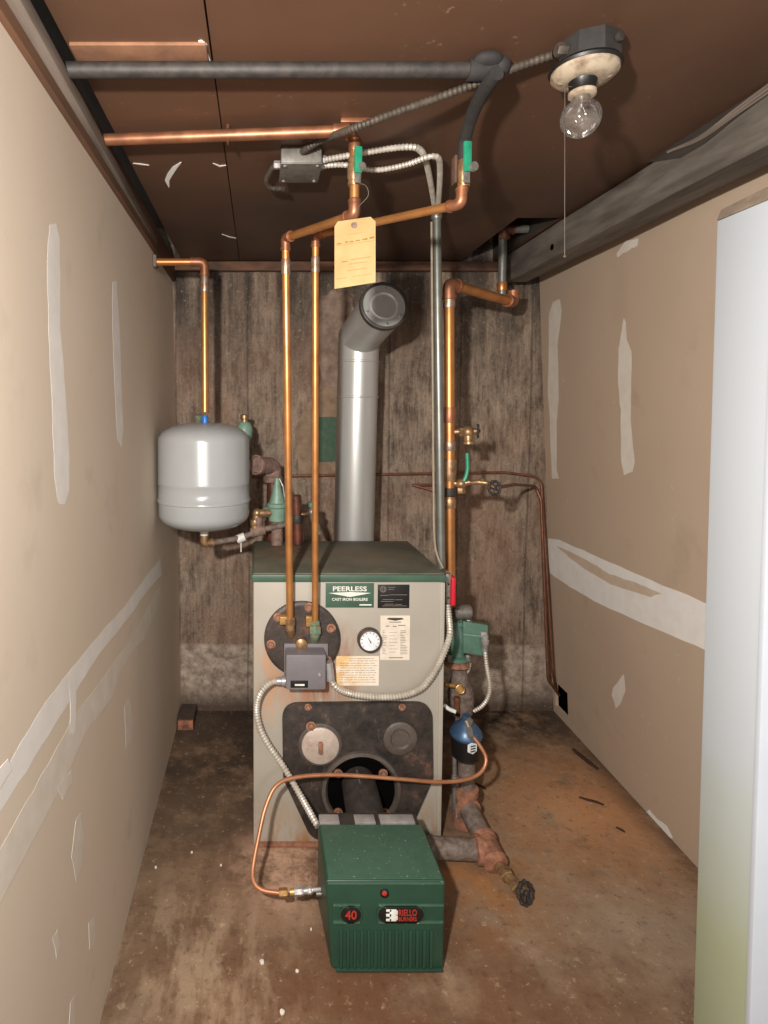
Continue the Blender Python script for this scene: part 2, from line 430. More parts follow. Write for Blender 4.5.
def lettering(body, cx, cz, y, w, h, mat, parent, thick=.0006, name='lettering', tilt=0):
    cu = bpy.data.curves.new('t', 'FONT'); cu.body = body; cu.size = 1; cu.extrude = .01; cu.resolution_u = 3; cu.offset = .018
    ob = bpy.data.objects.new('t', cu); C.objects.link(ob)
    dg = bpy.context.evaluated_depsgraph_get(); me = bpy.data.meshes.new_from_object(ob.evaluated_get(dg))
    bpy.data.objects.remove(ob); bpy.data.curves.remove(cu)
    xs = [v.co.x for v in me.vertices]; ys = [v.co.y for v in me.vertices]
    x0, x1, y0, y1 = min(xs), max(xs), min(ys), max(ys); o0 = root_loc(parent)
    for v in me.vertices:
        X = (v.co.x-(x0+x1)/2)/(x1-x0)*w; Z = (v.co.y-(y0+y1)/2)/(y1-y0)*h
        v.co = Vector((cx+X, y-(thick if v.co.z > 0 else 0), cz+Z+X*tilt)) - o0
    me.name = name; me.materials.clear(); me.materials.append(M[mat])
    o = bpy.data.objects.new(name, me); C.objects.link(o); o.parent = parent; return o
def offset_dir(p0, p1): return (Vector(p1)-Vector(p0)).normalized()
def sleeve(mb, p, d, r, L):                # solder-joint fitting centred on p
    d = Vector(d).normalized(); return mb.lathe(Vector(p)-d*L/2, d, [(0,r*.96),(L*.06,r),(L*.94,r),(L,r*.96)], 18)
def elbow(mb, a, p, b, r, arm):             # a fitting that wraps the corner p between runs to a and b
    a, p, b = Vector(a), Vector(p), Vector(b); u, v = (a-p).normalized(), (b-p).normalized()
    mb.tube([p+u*arm, p, p+v*arm], r, 16, bend=arm*.75)
    for w in (u, v): mb.lathe(p+w*(arm-.001), w, [(0,r*1.12),(r*.5,r*1.12),(r*.55,r)], 16)
    return mb
def hexnut(mb, c, d, r, h): return mb.lathe(Vector(c), d, [(0,r*.93),(h*.1,r),(h*.85,r),(h,r*.85)], 6)
def bolt_mb(c, d, r, h):
    m = MB(); m.lathe(Vector(c), d, [(0,r*1.5),(h*.25,r*1.5),(h*.27,r)], 14); hexnut(m, Vector(c)+Vector(d).normalized()*h*.25, d, r, h*.75); return m

# ================================================================== THE ROOM
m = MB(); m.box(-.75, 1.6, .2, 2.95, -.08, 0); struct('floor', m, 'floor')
# ceiling: three brown boards with open joints and a cut-out over the right hand pipe
xs = onz(222, 130, CEIL).x
ys = onz(150, 62, CEIL).y
m = MB(); g = .0013
m.box(-.325, xs-g, .2, ys-g, CEIL-.006, CEIL+.012)          # near left board hangs a little low
m.box(-.325, xs-g, ys+g, 2.95, CEIL, CEIL+.012)
m.box(xs+g, .83, .2, 2.95, CEIL, CEIL+.012)
m.box(.83, 1.6, .2, 1.97, CEIL, CEIL+.012)
m.box(.975, 1.6, 1.97, 2.95, CEIL, CEIL+.012)
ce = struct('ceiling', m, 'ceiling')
m = MB(); m.box(-.75, 1.6, .2, 2.95, CEIL+.14, CEIL+.16); m.box(.80,.83,1.94,2.95,CEIL+.012,CEIL+.14); m.box(.80,1.0,1.94,1.97,CEIL+.012,CEIL+.14); m.box(.975,1.0,1.97,2.95,CEIL+.012,CEIL+.14)
part('subfloor', m, 'beam_dark', ce)
m = MB(); m.box(-.32, xs-.006, onz(150,38,CEIL).y, ys+.001, CEIL-.012, CEIL-.0055, .002)
part('joint_batten', m, 'batten', ce)
def smear(pts, wid, z):
    mm = MB(); pts = [onz(a, b, z) for a, b in pts]; n = len(pts); L = []; R = []
    for i, p in enumerate(pts):
        t = (pts[min(i+1,n-1)]-pts[max(i-1,0)]); t = Vector((-t.y, t.x, 0)).normalized(); w = wid[i]
        L.append(p+t*w); R.append(p-t*w)
    mm.prism(L+R[::-1], (0,0,-.0015)); return mm
part('paint_smear', smear([(181,162),(175,167),(170,174),(167,180),(169,187)], [.001,.006,.007,.006,.001], CEIL-.0002), 'compound', ce)
part('paint_smear', smear([(133,163),(141,164),(149,165)], [.001,.003,.001], CEIL-.0002), 'compound_grey', ce)
part('paint_smear', smear([(213,163),(220,166),(226,165)], [.001,.004,.001], CEIL-.0002), 'compound_grey', ce)
part('paint_smear', smear([(222,234),(230,237),(236,238)], [.001,.004,.001], CEIL-.0002), 'compound_grey', ce)
part('paint_smear', smear([(200,40),(203,44),(204,52),(206,60)], [.003,.007,.006,.008], CEIL-.0062), 'compound_grey', ce)

m = MB(); m.box(-.75, 1.6, YB, YB+.2, -.05, 2.1); wb = struct('wall_back', m, 'concrete')
def blot(px, wall, off, thick, jit=.004, sub=5):          # irregular patch traced on a wall plane
    pts = [wall(a, b, off) for a, b in px]; out = []
    for i, p in enumerate(pts):
        q = pts[(i+1) % len(pts)]
        for k in range(sub):
            v = p.lerp(q, k/sub)
            out.append(v + Vector(noise.noise_vector(v*45))*jit)
    n = LN if wall is onleft else (RN if wall is onright else Vector((0,-1,0)))
    res = []
    for v in out:                                            # back on to the plane
        p0 = LW0+LN*off if wall is onleft else (RW0+RN*off if wall is onright else Vector((0,YB-off,0)))
        res.append(v - n*((v-p0).dot(n)))
    mm = MB(); mm.prism(res, n*thick); return mm
onback = lambda a, b, off=0: at(a, b, YB-off)
part('cement_patch', blot([(318,300),(335,290),(352,298),(356,330),(352,372),(338,392),(322,385),(316,345)], onback, -.001, .005, .012), 'patch_concrete', wb)
part('cement_patch', blot([(313,395),(337,380),(340,420),(320,418),(318,462),(340,463),(338,478),(300,480),(294,430)], onback, -.001, .004, .012), 'patch_tan', wb)
part('painted_patch', blot([(319,417),(338,417),(338,461),(319,462)], onback, -.001, .006, .002), 'green_patch', wb, label='dark green painted square on the wall')
m = MB(); m.box(-.37, 1.0, YB-.035, YB+.01, 1.885, 1.922, .003); struct('trim_3', m, 'sill_wood')

def wall_slab(mb, w0, n, y0, y1, z0, z1, th):
    b = [Vector((wall_x(w0,n,y,z), y, z)) for y, z in ((y0,z0),(y1,z0),(y1,z1),(y0,z1))]
    mb.prism(b, -n*th)
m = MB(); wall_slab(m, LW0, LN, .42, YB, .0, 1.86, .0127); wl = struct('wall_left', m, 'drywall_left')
left_patches = [
 ([(49,226),(56,224),(59,240),(60,300),(60,330),(64,380),(69,450),(69,490),(64,504),(58,503),(54,480),(52,420),(48,330),(47,260)], 'compound'),
 ([(112,282),(116,281),(119,320),(121,380),(123,430),(121,447),(117,440),(114,380),(112,320)], 'compound'),
 ([(160,558),(161,575),(146,592),(128,618),(98,655),(75,692),(40,748),(0,812),(-40,880),(-40,840),(0,778),(45,702),(90,645),(125,605)], 'compound'),
 ([(161,582),(160,602),(143,640),(134,648),(118,674),(112,697),(85,732),(62,785),(20,864),(-40,975),(-40,915),(0,848),(40,777),(75,714),(100,682),(130,640),(150,603)], 'compound_grey'),
 ([(68,672),(73,668),(76,700),(74,732),(69,735),(70,700)], 'compound'),
 ([(124,707),(129,698),(133,720),(131,742),(126,748)], 'compound_grey'),
 ([(75,822),(80,814),(84,838),(81,866),(76,882),(71,858)], 'compound_grey'),
 ([(57,788),(71,770),(72,782),(62,800)], 'compound_grey'),
 ([(52,938),(57,930),(60,944),(56,958)], 'compound_grey'),
 ([(88,924),(94,917),(95,940),(89,950)], 'compound_grey'),
 ([(70,1002),(75,995),(74,1030),(67,1040)], 'compound_grey'),
 ([(-6,772),(7,760),(11,770),(-2,790)], 'compound')]
for i, (px, mt) in enumerate(left_patches): part('compound_patch', blot(px, onleft, -.0008, .0009+.00003*i), mt, wl)
# right wall: sheet with a square cut near its foot where the thin pipes go through
h0 = onright(551, 684); h1 = onright(568, 711)
hy0, hy1 = h1.y, min(h0.y, YB-.02); hz0, hz1 = onright(560,710).z, onright(560,686).z
m = MB()
wall_slab(m, RW0, RN, .9, hy0, 0, CEIL, .0127); wall_slab(m, RW0, RN, hy0, hy1, 0, hz0, .0127)
wall_slab(m, RW0, RN, hy0, hy1, hz1, CEIL, .0127); wall_slab(m, RW0, RN, hy1, YB, 0, CEIL, .0127)
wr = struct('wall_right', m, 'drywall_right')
m = MB(); wall_slab(m, RW0-RN*.022, RN, .9, YB, 0, CEIL, .02); part('hole_shade_sheet', m, 'hole_shade', wr)  # black sheet behind the cut-out, stands in for the shade in the cavity
right_patches = [
 ([(553,302),(560,299),(562,310),(558,345),(559,400),(557,420),(557,470),(559,478),(552,479),(550,420),(548,390),(549,340),(549,315)], 'compound_grey'),
 ([(619,350),(624,318),(626,322),(627,340),(632,352),(631,420),(635,462),(633,472),(624,475),(621,460),(621,410),(618,380)], 'compound_grey'),
 ([(617,253),(626,241),(638,238),(638,246),(630,250),(618,257)], 'compound_grey'),
 ([(546,538),(560,540),(600,558),(650,580),(720,608),(720,656),(660,630),(600,604),(570,587),(550,573)], 'compound'),
 ([(613,688),(624,674),(626,690),(620,705),(616,708),(612,695)], 'compound_grey'),
 ([(645,812),(650,810),(658,820),(667,825),(673,838),(668,838),(655,826)], 'compound')]
for i, (px, mt) in enumerate(right_patches): part('compound_patch', blot(px, onright, -.0008, .0009+.00003*i), mt, wr)
part('compound_tear', blot([(556,546),(580,556),(610,574),(635,582),(662,594),(650,597),(610,584),(580,566)], onright, -.0008, .0012), 'tan_compound', wr)

# wall plate and grey board along the top of the left wall
def rail(mb, A, B, w, h, bev=.003):
    A, B = Vector(A), Vector(B); d = (B-A).normalized(); s = Vector((d.y,-d.x,0)).normalized()
    q = lambda p: [p, p+s*w, p+s*w+Vector((0,0,h)), p+Vector((0,0,h))]
    return mb.hexa(q(A), q(B), bev)
m = MB(); m.prism([(-.45,.3,1.846),(-.352,.3,1.846),(-.352,.3,1.93),(-.45,.3,1.93)], (0,YB-.3,0), .002); struct('trim_2', m, 'orange_wood')
E1 = onz(6, 3, 1.868); E2 = onz(158, 258, 1.868)
m = MB(); rail(m, E2, E1 + (E1-E2).normalized()*.3, -.022, .028, .004); struct('trim_1', m, 'grey_wood')

# timber beam over the right wall
m = MB(); n = 26; rs = []
for i in range(n+1):
    y = .75 + (2.42-.75)*i/n; w = noise.noise(Vector((0, y*2.3, 0)))*.006; v = noise.noise(Vector((4, y*3, 0)))*.004
    rs.append([Vector(p) for p in ((.975+w,y,1.822+v),(.981+w,y,1.816+v),(1.06,y,1.816+v),(1.066,y,1.822),(1.066,y,1.924),(.985,y,1.924),(.972+w,y,1.915),(.970+w,y,1.86+v),(.975+w,y,1.838+v))])
m.rings(rs)
bt = tag(part('timber_beam', m, 'beam_wood'), 'rough weathered grey timber beam under the ceiling along the right wall', 'beam')
pts = [(645,163),(680,158),(705,143),(735,118),(775,88),(775,78),(735,105),(690,132)]
def onbeam(a, b, x=.9685): return onplane(a, b, Vector((x,0,0)), Vector((1,0,0)))
m = MB(); m.prism([onbeam(a, b) for a, b in pts], (.004,0,0)); part('bark_hollow', m, 'beam_dark', bt)
m = MB(); c = onbeam(552,247,.969); m.ball(c, .011, 10, (.25,1,1)); part('knot_hole_shade', m, 'hole_shade', bt)
for off, w in ((0,.0035),(4,.003),(8,.0025)):
    m = MB(); m.tube(spline([onbeam(a, b+off*(i/3.0), .966) for i, (a, b) in enumerate([(668,152),(700,137),(735,110),(775,80)])], .02), w, 8)
    part('wood_splinter', m, 'grey_wood', bt)
# white door frame at the right edge
m = MB(); Yd1 = 1.20
A, B_ = at(717,221,Yd1), at(693,1024,Yd1)
dx = (A.x-B_.x)/(A.z-B_.z); xz = lambda z: B_.x + dx*(z-B_.z); zt = A.z
Yd0 = (F*xz(.45)/(753-PX) + (.45-H)*math.sin(PITCH))/math.cos(PITCH)
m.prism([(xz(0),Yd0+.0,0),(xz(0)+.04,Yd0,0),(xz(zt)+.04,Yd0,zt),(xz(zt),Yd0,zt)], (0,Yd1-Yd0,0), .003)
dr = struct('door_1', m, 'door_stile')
m = MB(); m.prism([(xz(0)-.001,Yd0-.006,0),(1.29,Yd0-.006,0),(1.20,Yd0-.006,zt),(xz(zt)-.001,Yd0-.006,zt)], (0,.012,0), .002); part('casing', m, 'door_white', dr)
m = MB(); m.hexa([(xz(zt)-.002,Yd0-.01,zt),(1.2,Yd0-.01,zt),(1.2,Yd1,zt),(xz(zt)-.002,Yd1,zt)], [(xz(zt)+.02,Yd0-.01,zt+.035),(1.2,Yd0-.01,zt+.035),(1.2,Yd1,zt+.022),(xz(zt)+.006,Yd1,zt+.022)], .003); part('head_ledge', m, 'dust', dr)

# ================================================================== BOILER
BX0, BX1, BY1, BZ = -.02, .541, 2.177, .828
bo = thing('boiler', 'light grey box boiler with green top edge and sooty black cast plates', 'boiler', (.26, 1.95, 0))
m = MB(); m.box(BX0, BX1, YF, BY1, .0, .806, .006); m.box(BX0+.02, BX1-.02, YF+.02, BY1-.02, -.0, .02); part('jacket', m, 'jacket', bo)
m = MB(); m.box(BX0-.004, BX1+.004, YF-.006, BY1+.004, .802, BZ-.004, .004); part('top_trim', m, 'green_trim', bo, label='dark green top edge')
m = MB(); m.box(BX0, BX1, YF, BY1, BZ-.006, BZ, .002); part('top_panel', m, 'boiler_top', bo, label='dusty dark green top')
def fr(px, py, y=YF): return at(px, py, y)
# lower burner door
o = [(356,701),(431,701),(432,776),(410,826),(312,838),(283,776),(282,702),(356,701)]
pts = fillet([fr(a,b) for a, b in o], .05, 8)[:-1]
m = MB(); m.prism(pts, (0,-.014,0), .003); dp = part('burner_door', m, 'plate', bo, label='sooty black cast plate, tapered at the foot')
c = fr(361,790,YF-.014); rr = .103
m = MB(); m.lathe(c, (0,-1,0), [(0,rr+.016),(.008,rr+.014),(.010,rr+.004),(.004,rr),(.0,rr-.001)], 40, True, False); part('opening_ring', m, 'plate_ring', dp)
m = MB(); m.lathe(c+Vector((0,.001,0)), (0,-1,0), [(0,rr-.002),(.0035,rr-.003)], 40); part('burner_opening_shade', m, 'hole_shade', dp)
for a, b in ((338,773),(383,773),(338,812),(384,812)):
    part('bolt', bolt_mb(fr(a,b,YF-.016), (0,-1,0), .009, .014), 'boltm', dp)
for a, b in ((308,707),(402,707)):
    part('bolt', bolt_mb(fr(a,b,YF-.013), (0,-1,0), .007, .010), 'boltm', dp)
c = fr(320,744,YF-.014); m = MB(); m.lathe(c, (0,-1,0), [(0,.064),(.004,.064),(.006,.058),(.006,.056)], 36); part('sight_collar', m, 'plate_ring', dp)
m = MB(); m.lathe(c-Vector((0,.006,0)), (0,-1,0), [(0,.055),(.006,.055),(.009,.050)], 36); sc = part('sight_cover', m, 'sight', dp, label='round off-white cover with rust runs')
m = MB(); m.box(c.x-.006,c.x+.006,c.y-.026,c.y-.014,c.z-.018,c.z+.016,.003); part('cover_handle', m, 'rust_red', sc)
part('bolt', bolt_mb(fr(311,726,YF-.02), (0,-1,0), .010, .012), 'boltm', dp)
c = fr(400,738,YF-.014); m = MB(); m.lathe(c, (0,-1,0), [(0,.050),(.005,.050),(.008,.044),(.008,.03),(.004,.026)], 32); part('boss', m, 'plate_ring', dp)
# round coil plate
c = fr(302,638); m = MB(); m.lathe(c, (0,-1,0), [(0,.112),(.012,.112),(.016,.106),(.016,.10)], 48); cp = part('coil_plate', m, 'coil_plate', bo, label='round black cast plate with rusty rim')
for a, b in ((309,607),(331,628),(271,644),(278,617),(327,660)):
    part('bolt', bolt_mb(fr(a,b,YF-.015), (0,-1,0), .009, .013), 'boltm', cp)
m = MB(); m.lathe(fr(301,642,YF-.015), (0,-1,0), [(0,.018),(.02,.017),(.024,.011)], 20); part('brass_boss', m, 'brass', cp)
# thermometer
c = fr(369,639); m = MB(); m.lathe(c, (0,-1,0), [(0,.036),(.014,.036),(.02,.034),(.021,.030),(.017,.0285)], 40, True, False); ga = part('gauge', m, 'bezel', bo)
m = MB(); m.lathe(c-Vector((0,.012,0)), (0,-1,0), [(0,.0295),(.005,.0292)], 40); part('gauge_face', m, 'gauge_white', ga, label='white dial')
m = MB()
for i in range(11):
    t = math.radians(-130+26*i); d = Vector((math.sin(t),0,math.cos(t))); q = Vector((d.z,0,-d.x))
    p = c+d*.022-Vector((0,.0172,0)); m.prism([p-q*.0008,p+q*.0008,p+d*.005+q*.0008,p+d*.005-q*.0008], (0,-.0004,0))
part('tick_marks', m, 'dark_ink', ga)
m = MB(); p = c-Vector((0,.0176,0)); d = Vector((-.5,0,.86)); q = Vector((.86,0,.5)); m.prism([p-q*.0018-d*.006,p+q*.0018-d*.006,p+d*.018], (0,-.0006,0)); part('needle', m, 'dark_ink', ga)
# plates and papers on the jacket front
def card(x0, x1, y0, y1, mat, name, label, th=.0015, bev=.0006):
    a, b = fr(x0, y1), fr(x1, y0); m = MB(); m.box(a.x, b.x, YF-th, YF+.0005, a.z, b.z, bev); return part(name, m, mat, bo, label=label), a, b
np_, a, b = card(325.5, 374, 583, 607.5, 'green_trim', 'nameplate', 'green plate with white lettering and arrow mark')
cx, cz = (a.x+b.x)/2, (a.z+b.z)/2; w = b.x-a.x; h = b.z-a.z; yy = YF-.0015
lettering('PEERLESS', cx, a.z+h*.77, yy, w*.70, h*.20, 'white_paint', np_)
lettering('CAST IRON BOILERS', cx, a.z+h*.34, yy, w*.74, h*.115, 'white_paint', np_)
m = MB(); m.prism([(a.x+w*.06,yy,a.z+h*.60),(cx,yy,a.z+h*.44),(b.x-w*.06,yy,a.z+h*.60),(cx,yy,a.z+h*.64)], (0,-.0006,0)); part('arrow_mark', m, 'white_paint', np_)
m = MB(); m.box(a.x+w*.70, b.x-w*.05, yy-.0005, yy, a.z+h*.09, a.z+h*.14); part('fine_print', m, 'white_paint', np_)
rp, a, b = card(377.5, 409.5, 584.5, 608, 'black', 'rating_plate', 'small black plate with pale print')
w = b.x-a.x; h = b.z-a.z
m = MB(); m.torus((a.x+w*.17, yy, a.z+h*.80), (0,1,0), w*.085, w*.014, 24, 6)
for s in (-1,1): m.box(a.x+w*.17+s*w*.03-w*.009, a.x+w*.17+s*w*.03+w*.009, yy-.0006, yy, a.z+h*.72, a.z+h*.88)
part('round_emblem', m, 'ink', rp)
m = MB()
for u0, u1, v in ((.33,.55,.88),(.33,.5,.80),(.36,.92,.57),(.08,.34,.545),(.15,.52,.37),(.55,.78,.36),(.1,.5,.29),(.22,.5,.17),(.55,.76,.16),(.15,.92,.10)):
    m.box(a.x+w*u0, a.x+w*u1, yy-.0005, yy, a.z+h*v-.0008, a.z+h*v+.0008)
part('fine_print', m, 'ink', rp)
pp, a, b = card(380, 410, 615.5, 660, 'paper', 'paper_notice', 'white printed sheet', .0008, 0)
w = b.x-a.x; h = b.z-a.z; yy = YF-.0008; m = MB(); rnd = random.Random(3)
m.prism([(a.x+w*.2,yy,a.z+h*.92),(a.x+w*.5,yy,a.z+h*.885),(a.x+w*.8,yy,a.z+h*.92),(a.x+w*.72,yy,a.z+h*.95),(a.x+w*.28,yy,a.z+h*.95)], (0,-.0004,0)); part('arrow_mark', m, 'dark_ink', pp)
m = MB()
for u0,u1,v in ((.3,.7,.855),(.18,.3,.765),(.42,.55,.76),(.6,.85,.78),(.3,.78,.055)): m.box(a.x+w*u0, a.x+w*u1, yy-.0004, yy, a.z+h*v-.0012, a.z+h*v+.0012)
for i in range(15):
    v = .66-i*.037
    m.box(a.x+w*.07, a.x+w*(.1+.14*rnd.random()), yy-.0004, yy, a.z+h*v-.0006, a.z+h*v+.0006)
    m.box(a.x+w*.68, a.x+w*(.76+.18*rnd.random()), yy-.0004, yy, a.z+h*v-.0007, a.z+h*v+.0007)
    if i % 2: m.box(a.x+w*.3, a.x+w*(.45+.18*rnd.random()), yy-.0004, yy, a.z+h*v-.0004, a.z+h*v+.0004)
part('fine_print', m, 'ink', pp)
M['stained'] = m_stained_paper()
sp, a, b = card(336, 379, 656, 685.5, 'stained', 'stained_notice', 'cream printed sheet with an orange stain on its left half', .0008, 0)
w = b.x-a.x; h = b.z-a.z; m = MB()
for i in range(11):
    v = .92-i*.08; x = .08 if i > 1 else .3
    while x < .9:
        l = .03+.09*rnd.random(); m.box(a.x+w*x, a.x+w*min(.95,x+l), yy-.0004, yy, a.z+h*v-.0006, a.z+h*v+.0006); x += l+.02
part('fine_print', m, 'ink', sp)
m = MB(); m.box(BX1-.012, BX1+.002, YF-.003, YF+.01, .01, .80, .002); part('corner_seam', m, 'jacket', bo)
# rust crust along the foot
m = MB(); m.box(BX0+.012, .42, YF-.012, YF+.01, 0, .012, .004); part('rusty_foot', m, 'rust_red', bo)

# control box in front of the coil plate
cb = thing('control_box', 'small grey control box on the boiler front below the round black plate', 'control box', (.13, 1.70, .47))
yA = 1.655; a, b = at(286,690,yA), at(326,655,yA); yC = YF-.016
m = MB(); m.box(a.x, b.x, yA, yC, a.z, b.z, .005); m.box(a.x-.003, b.x+.012, yC-.012, yC, a.z-.004, b.z+.01, .002); bx = part('cover', m, 'purple_grey', cb)
m = MB(); p0, p1 = at(290.5,687.5,yA), at(308,680.5,yA); m.box(p0.x, p1.x, yA-.002, yA+.001, p0.z, p1.z, .0008); nb = part('badge', m, 'black', cb, label='black badge')
m = MB(); m.box(p0.x+.012, p1.x-.010, yA-.0028, yA-.0018, p0.z+.006, p0.z+.011); part('badge_print', m, 'white_paint', nb)
m = MB(); m.lathe(at(319.5,674.5,yA), (0,-1,0), [(0,.005),(.004,.005),(.006,.003)], 14); part('screw', m, 'silver', cb)
m = MB(); m.lathe(at(286,681,1.69), (-1,0,0), [(0,.014),(.012,.014),(.014,.011),(.026,.011)], 16); part('connector', m, 'silver', cb)
m = MB(); m.tube([at(328,662,1.69), at(329.5,672,1.69), at(330,680,1.69)], .013, 14, .01); part('connector', m, 'silver', cb)

# ================================================================== BURNER
bu = thing('oil_burner', 'green oil burner with ribbed front standing on the floor before the boiler', 'burner', (.29, 1.42, 0))
x0, x1, y0, y1, z0, z1 = .161, .429, 1.318, 1.508, .012, .229
m = MB()
m.hexa([(x0+.004,y0+.004,z0),(x1-.004,y0+.004,z0),(x1-.006,y1+.02,z0),(x0-.010,y1+.02,z0)], [(x0-.012,y0,z1),(x1-.004,y0,z1),(x1-.006,y1,z1),(x0-.010,y1,z1)], .008, 3)
cov = part('cover', m, 'green_cover', bu)
m = MB(); m.box(x0-.004, x1-.010, y0+.006, y1-.004, z1-.003, z1+.0012, .001); part('cover_top', m, 'burner_top', cov)
m = MB(); m.box(x0-.006, x1-.008, y0-.003, y0+.004, z1-.008, z1-.002, .002); part('front_lip', m, 'burner_top', cov)
fx = lambda px: at(px, 930, y0).x
fz = lambda py: at(380, py, y0).z
def slot(xa, xb, za, zb, y, d, mb=None):          # stadium-shaped solid
    mb = mb or MB(); r = (zb-za)/2; pts = []
    for k in range(13): t = PI/2+PI*k/12; pts.append((xa+r+r*math.cos(t), y, za+r+r*math.sin(t)))
    for k in range(13): t = -PI/2+PI*k/12; pts.append((xb-r+r*math.cos(t), y, za+r+r*math.sin(t)))
    return mb.prism(pts, (0,d,0), .0015)
# raised bands either side of the windows
m = MB()
for a, b, c_, d_ in ((333,360,904,906),(378,443,904,906),(333,360,921,923),(378,443,921,923)):
    m.box(fx(a), fx(b), y0-.003, y0+.003, fz(d_), fz(c_), .001)
part('trim_ridge', m, 'burner_top', cov)
for a, b, nm in ((338.5,362.5,0),(376,425,1)):
    part('window_rim', slot(fx(a), fx(b), fz(922.5), fz(904.5), y0+.002, -.005), 'green_cover', cov)
    part('window', slot(fx(a+1.8), fx(b-1.8), fz(920.8), fz(906.2), y0, -.0045), 'black', cov, label='black oval panel')
yy = y0-.0045
lettering('40', fx(350.5), fz(913.4), yy, fx(356.5)-fx(345), fz(909)-fz(918), 'red_paint', cov)
m = MB(); xa, xb = fx(385.5), fx(397); za, zb = fz(919.3), fz(907.6)
m.box(xa+.008, xb-.003, yy-.001, yy, za, zb, .0004)
for f0, f1 in ((0,.2),(.38,.62),(.8,1)): m.box(xa, xa+.012, yy-.001, yy, za+(zb-za)*f0, za+(zb-za)*f1, .0003)
m.box(xb-.004, xb, yy-.001, yy, za+.003, za+(zb-za)*.46, .0003); m.box(xb-.004, xb, yy-.001, yy, za+(zb-za)*.54, zb-.003, .0003)
part('emblem', m, 'white_paint', cov, label='white block emblem')
lettering('RIELLO', fx(407), fz(911), yy, fx(416)-fx(398), fz(907.6)-fz(914), 'red_paint', cov)
lettering('BURNERS', fx(407), fz(917.3), yy, fx(416)-fx(398), fz(915.2)-fz(919.3), 'red_paint', cov)
m = MB()
for i in range(14):
    xc = fx(341+i*6.95); m.hexa([(xc-.0035,y0-.0035,fz(967)),(xc+.0035,y0-.0035,fz(967)),(xc+.0035,y0+.004,fz(967)),(xc-.0035,y0+.004,fz(967))], [(xc-.0035,y0-.0035,fz(930)),(xc+.0035,y0-.0035,fz(930)),(xc+.0035,y0+.004,fz(930)),(xc-.0035,y0+.004,fz(930))], .002)
part('ribs', m, 'green_cover', cov)
m = MB(); m.box(fx(336), fx(443), y0-.003, y0+.004, fz(971), fz(968.5), .001); part('bottom_ridge', m, 'green_cover', cov)
m = MB(); m.lathe((fx(384),y0+.001,fz(893)), (0,-1,0), [(0,.010),(.004,.010),(.005,.008),(.001,.007)], 20, True, False); rb = part('reset_collar', m, 'black', cov)
m = MB(); m.lathe((fx(384),y0,fz(893)), (0,-1,0), [(0,.006),(.002,.006),(.003,.004)], 20); part('reset_button', m, 'red_paint', rb, label='red reset button')
# body behind the cover
m = MB(); m.box(x0+.0, x1-.012, y1-.002, y1+.05, z0+.02, z1-.002, .006); part('housing', m, 'black_iron', bu)
for a, b in ((.156,.208),(.248,.302),(.314,.405)):
    m = MB(); m.box(a, b, y1+.001, y1+.034, z1-.006, z1+.003, .002); part('top_plate', m, 'silver', bu, label='bright steel plate')
pa, pb = Vector((.292, y1+.03, .172)), Vector((.292, YF-.004, .205))
m = MB(); m.lathe(pa, pb-pa, [(0,.052),(.10,.052),((pb-pa).length,.050)], 28); at_ = part('air_tube', m, 'black_iron', bu, label='dark air tube entering the boiler')
m = MB(); m.tube([Vector((.288,y1+.07,.226)), Vector((.284,YF-.03,.25))], .003, 8); part('electrode_rod', m, 'steel', at_)
m = MB(); m.lathe(Vector((.15,1.43,.105)), (-1,0,0), [(-.02,.006),(.0,.006),(.01,.006)], 12); part('oil_inlet', m, 'steel', bu)
for sx in (x0+.03, x1-.04):
    m = MB(); m.box(sx, sx+.03, y0+.03, y1, 0, z0+.012, .003); part('foot', m, 'black', bu)

# oil line: copper tube looping from the filter round to the burner
ol = thing('oil_line', 'thin copper tube looping across the boiler front to the green burner', 'pipe', (.0, 1.6, 0))
pp_ = [at(469.5,733,1.758), at(478,743,1.745), at(486,758,1.73), at(482,771,1.715), at(468,779,1.70), at(440,782,1.68), at(400,779,1.66), at(340,775,1.64), at(298,777,1.62), at(277,785,1.60), at(266,806,1.57), at(259,835,1.53), at(253,868,1.48), at(254,882,1.455), at(262,890,1.44), at(280,893,1.43)]
m = MB(); m.tube(spline(pp_, .012), .0055, 12); part('tube', m, 'oil_copper', ol)
e0 = at(279,893,1.43); e1 = Vector((.157, 1.43, at(320,889,1.43).z))
dd = (e1-e0)
m = MB(); hexnut(m, e0, dd, .011, .022); m.lathe(e0+dd*.25, dd, [(0,.008),(.02,.008)], 12); part('flare_nut', m, 'yellow_brass', ol)
m = MB(); hexnut(m, e0+dd*.34, dd, .0105, .024); m.lathe(e0+dd*.34, dd, [(0,.008),(dd.length*.42,.0075)], 12); hexnut(m, e0+dd*.64, dd, .0095, .012); m.lathe(e0+dd*.7, dd, [(0,.005),(dd.length*.32,.005)], 10); part('coupling', m, 'silver', ol)

# ================================================================== FLUE
fl = thing('flue_pipe', 'silver galvanized flue pipe with a dark round end cap, rising behind the boiler', 'flue', at(355,541,2.30))
q0, q1, q2 = at(352,600,2.30), at(358.8,338,2.28), at(384,306,1.985)
m = MB(); m.tube([Vector((q0.x,2.30,.55)), q0, q1], .0765, 40); 
m.bm.free()
m = MB(); m.tube([q0, q1, q2], .0765, 44); pf = part('pipe', m, 'flue', fl, sharp=28)
m = MB(); m.tube([Vector((q0.x-.0,2.15,.62)), Vector((q0.x,2.30,.62)), q0], .075, 32, .05); part('smoke_outlet', m, 'flue', fl)
ax = (q1-q0).normalized()
for py in (362, 397):
    t = (at(358,py,2.285)-q0).dot(ax); m = MB(); m.lathe(q0+ax*(t-.004), ax, [(0,.0767),(.002,.0795),(.006,.0795),(.008,.0767)], 44, False, False); part('crimp_ring', m, 'flue', fl)
dx_ = (q2-q1).normalized()
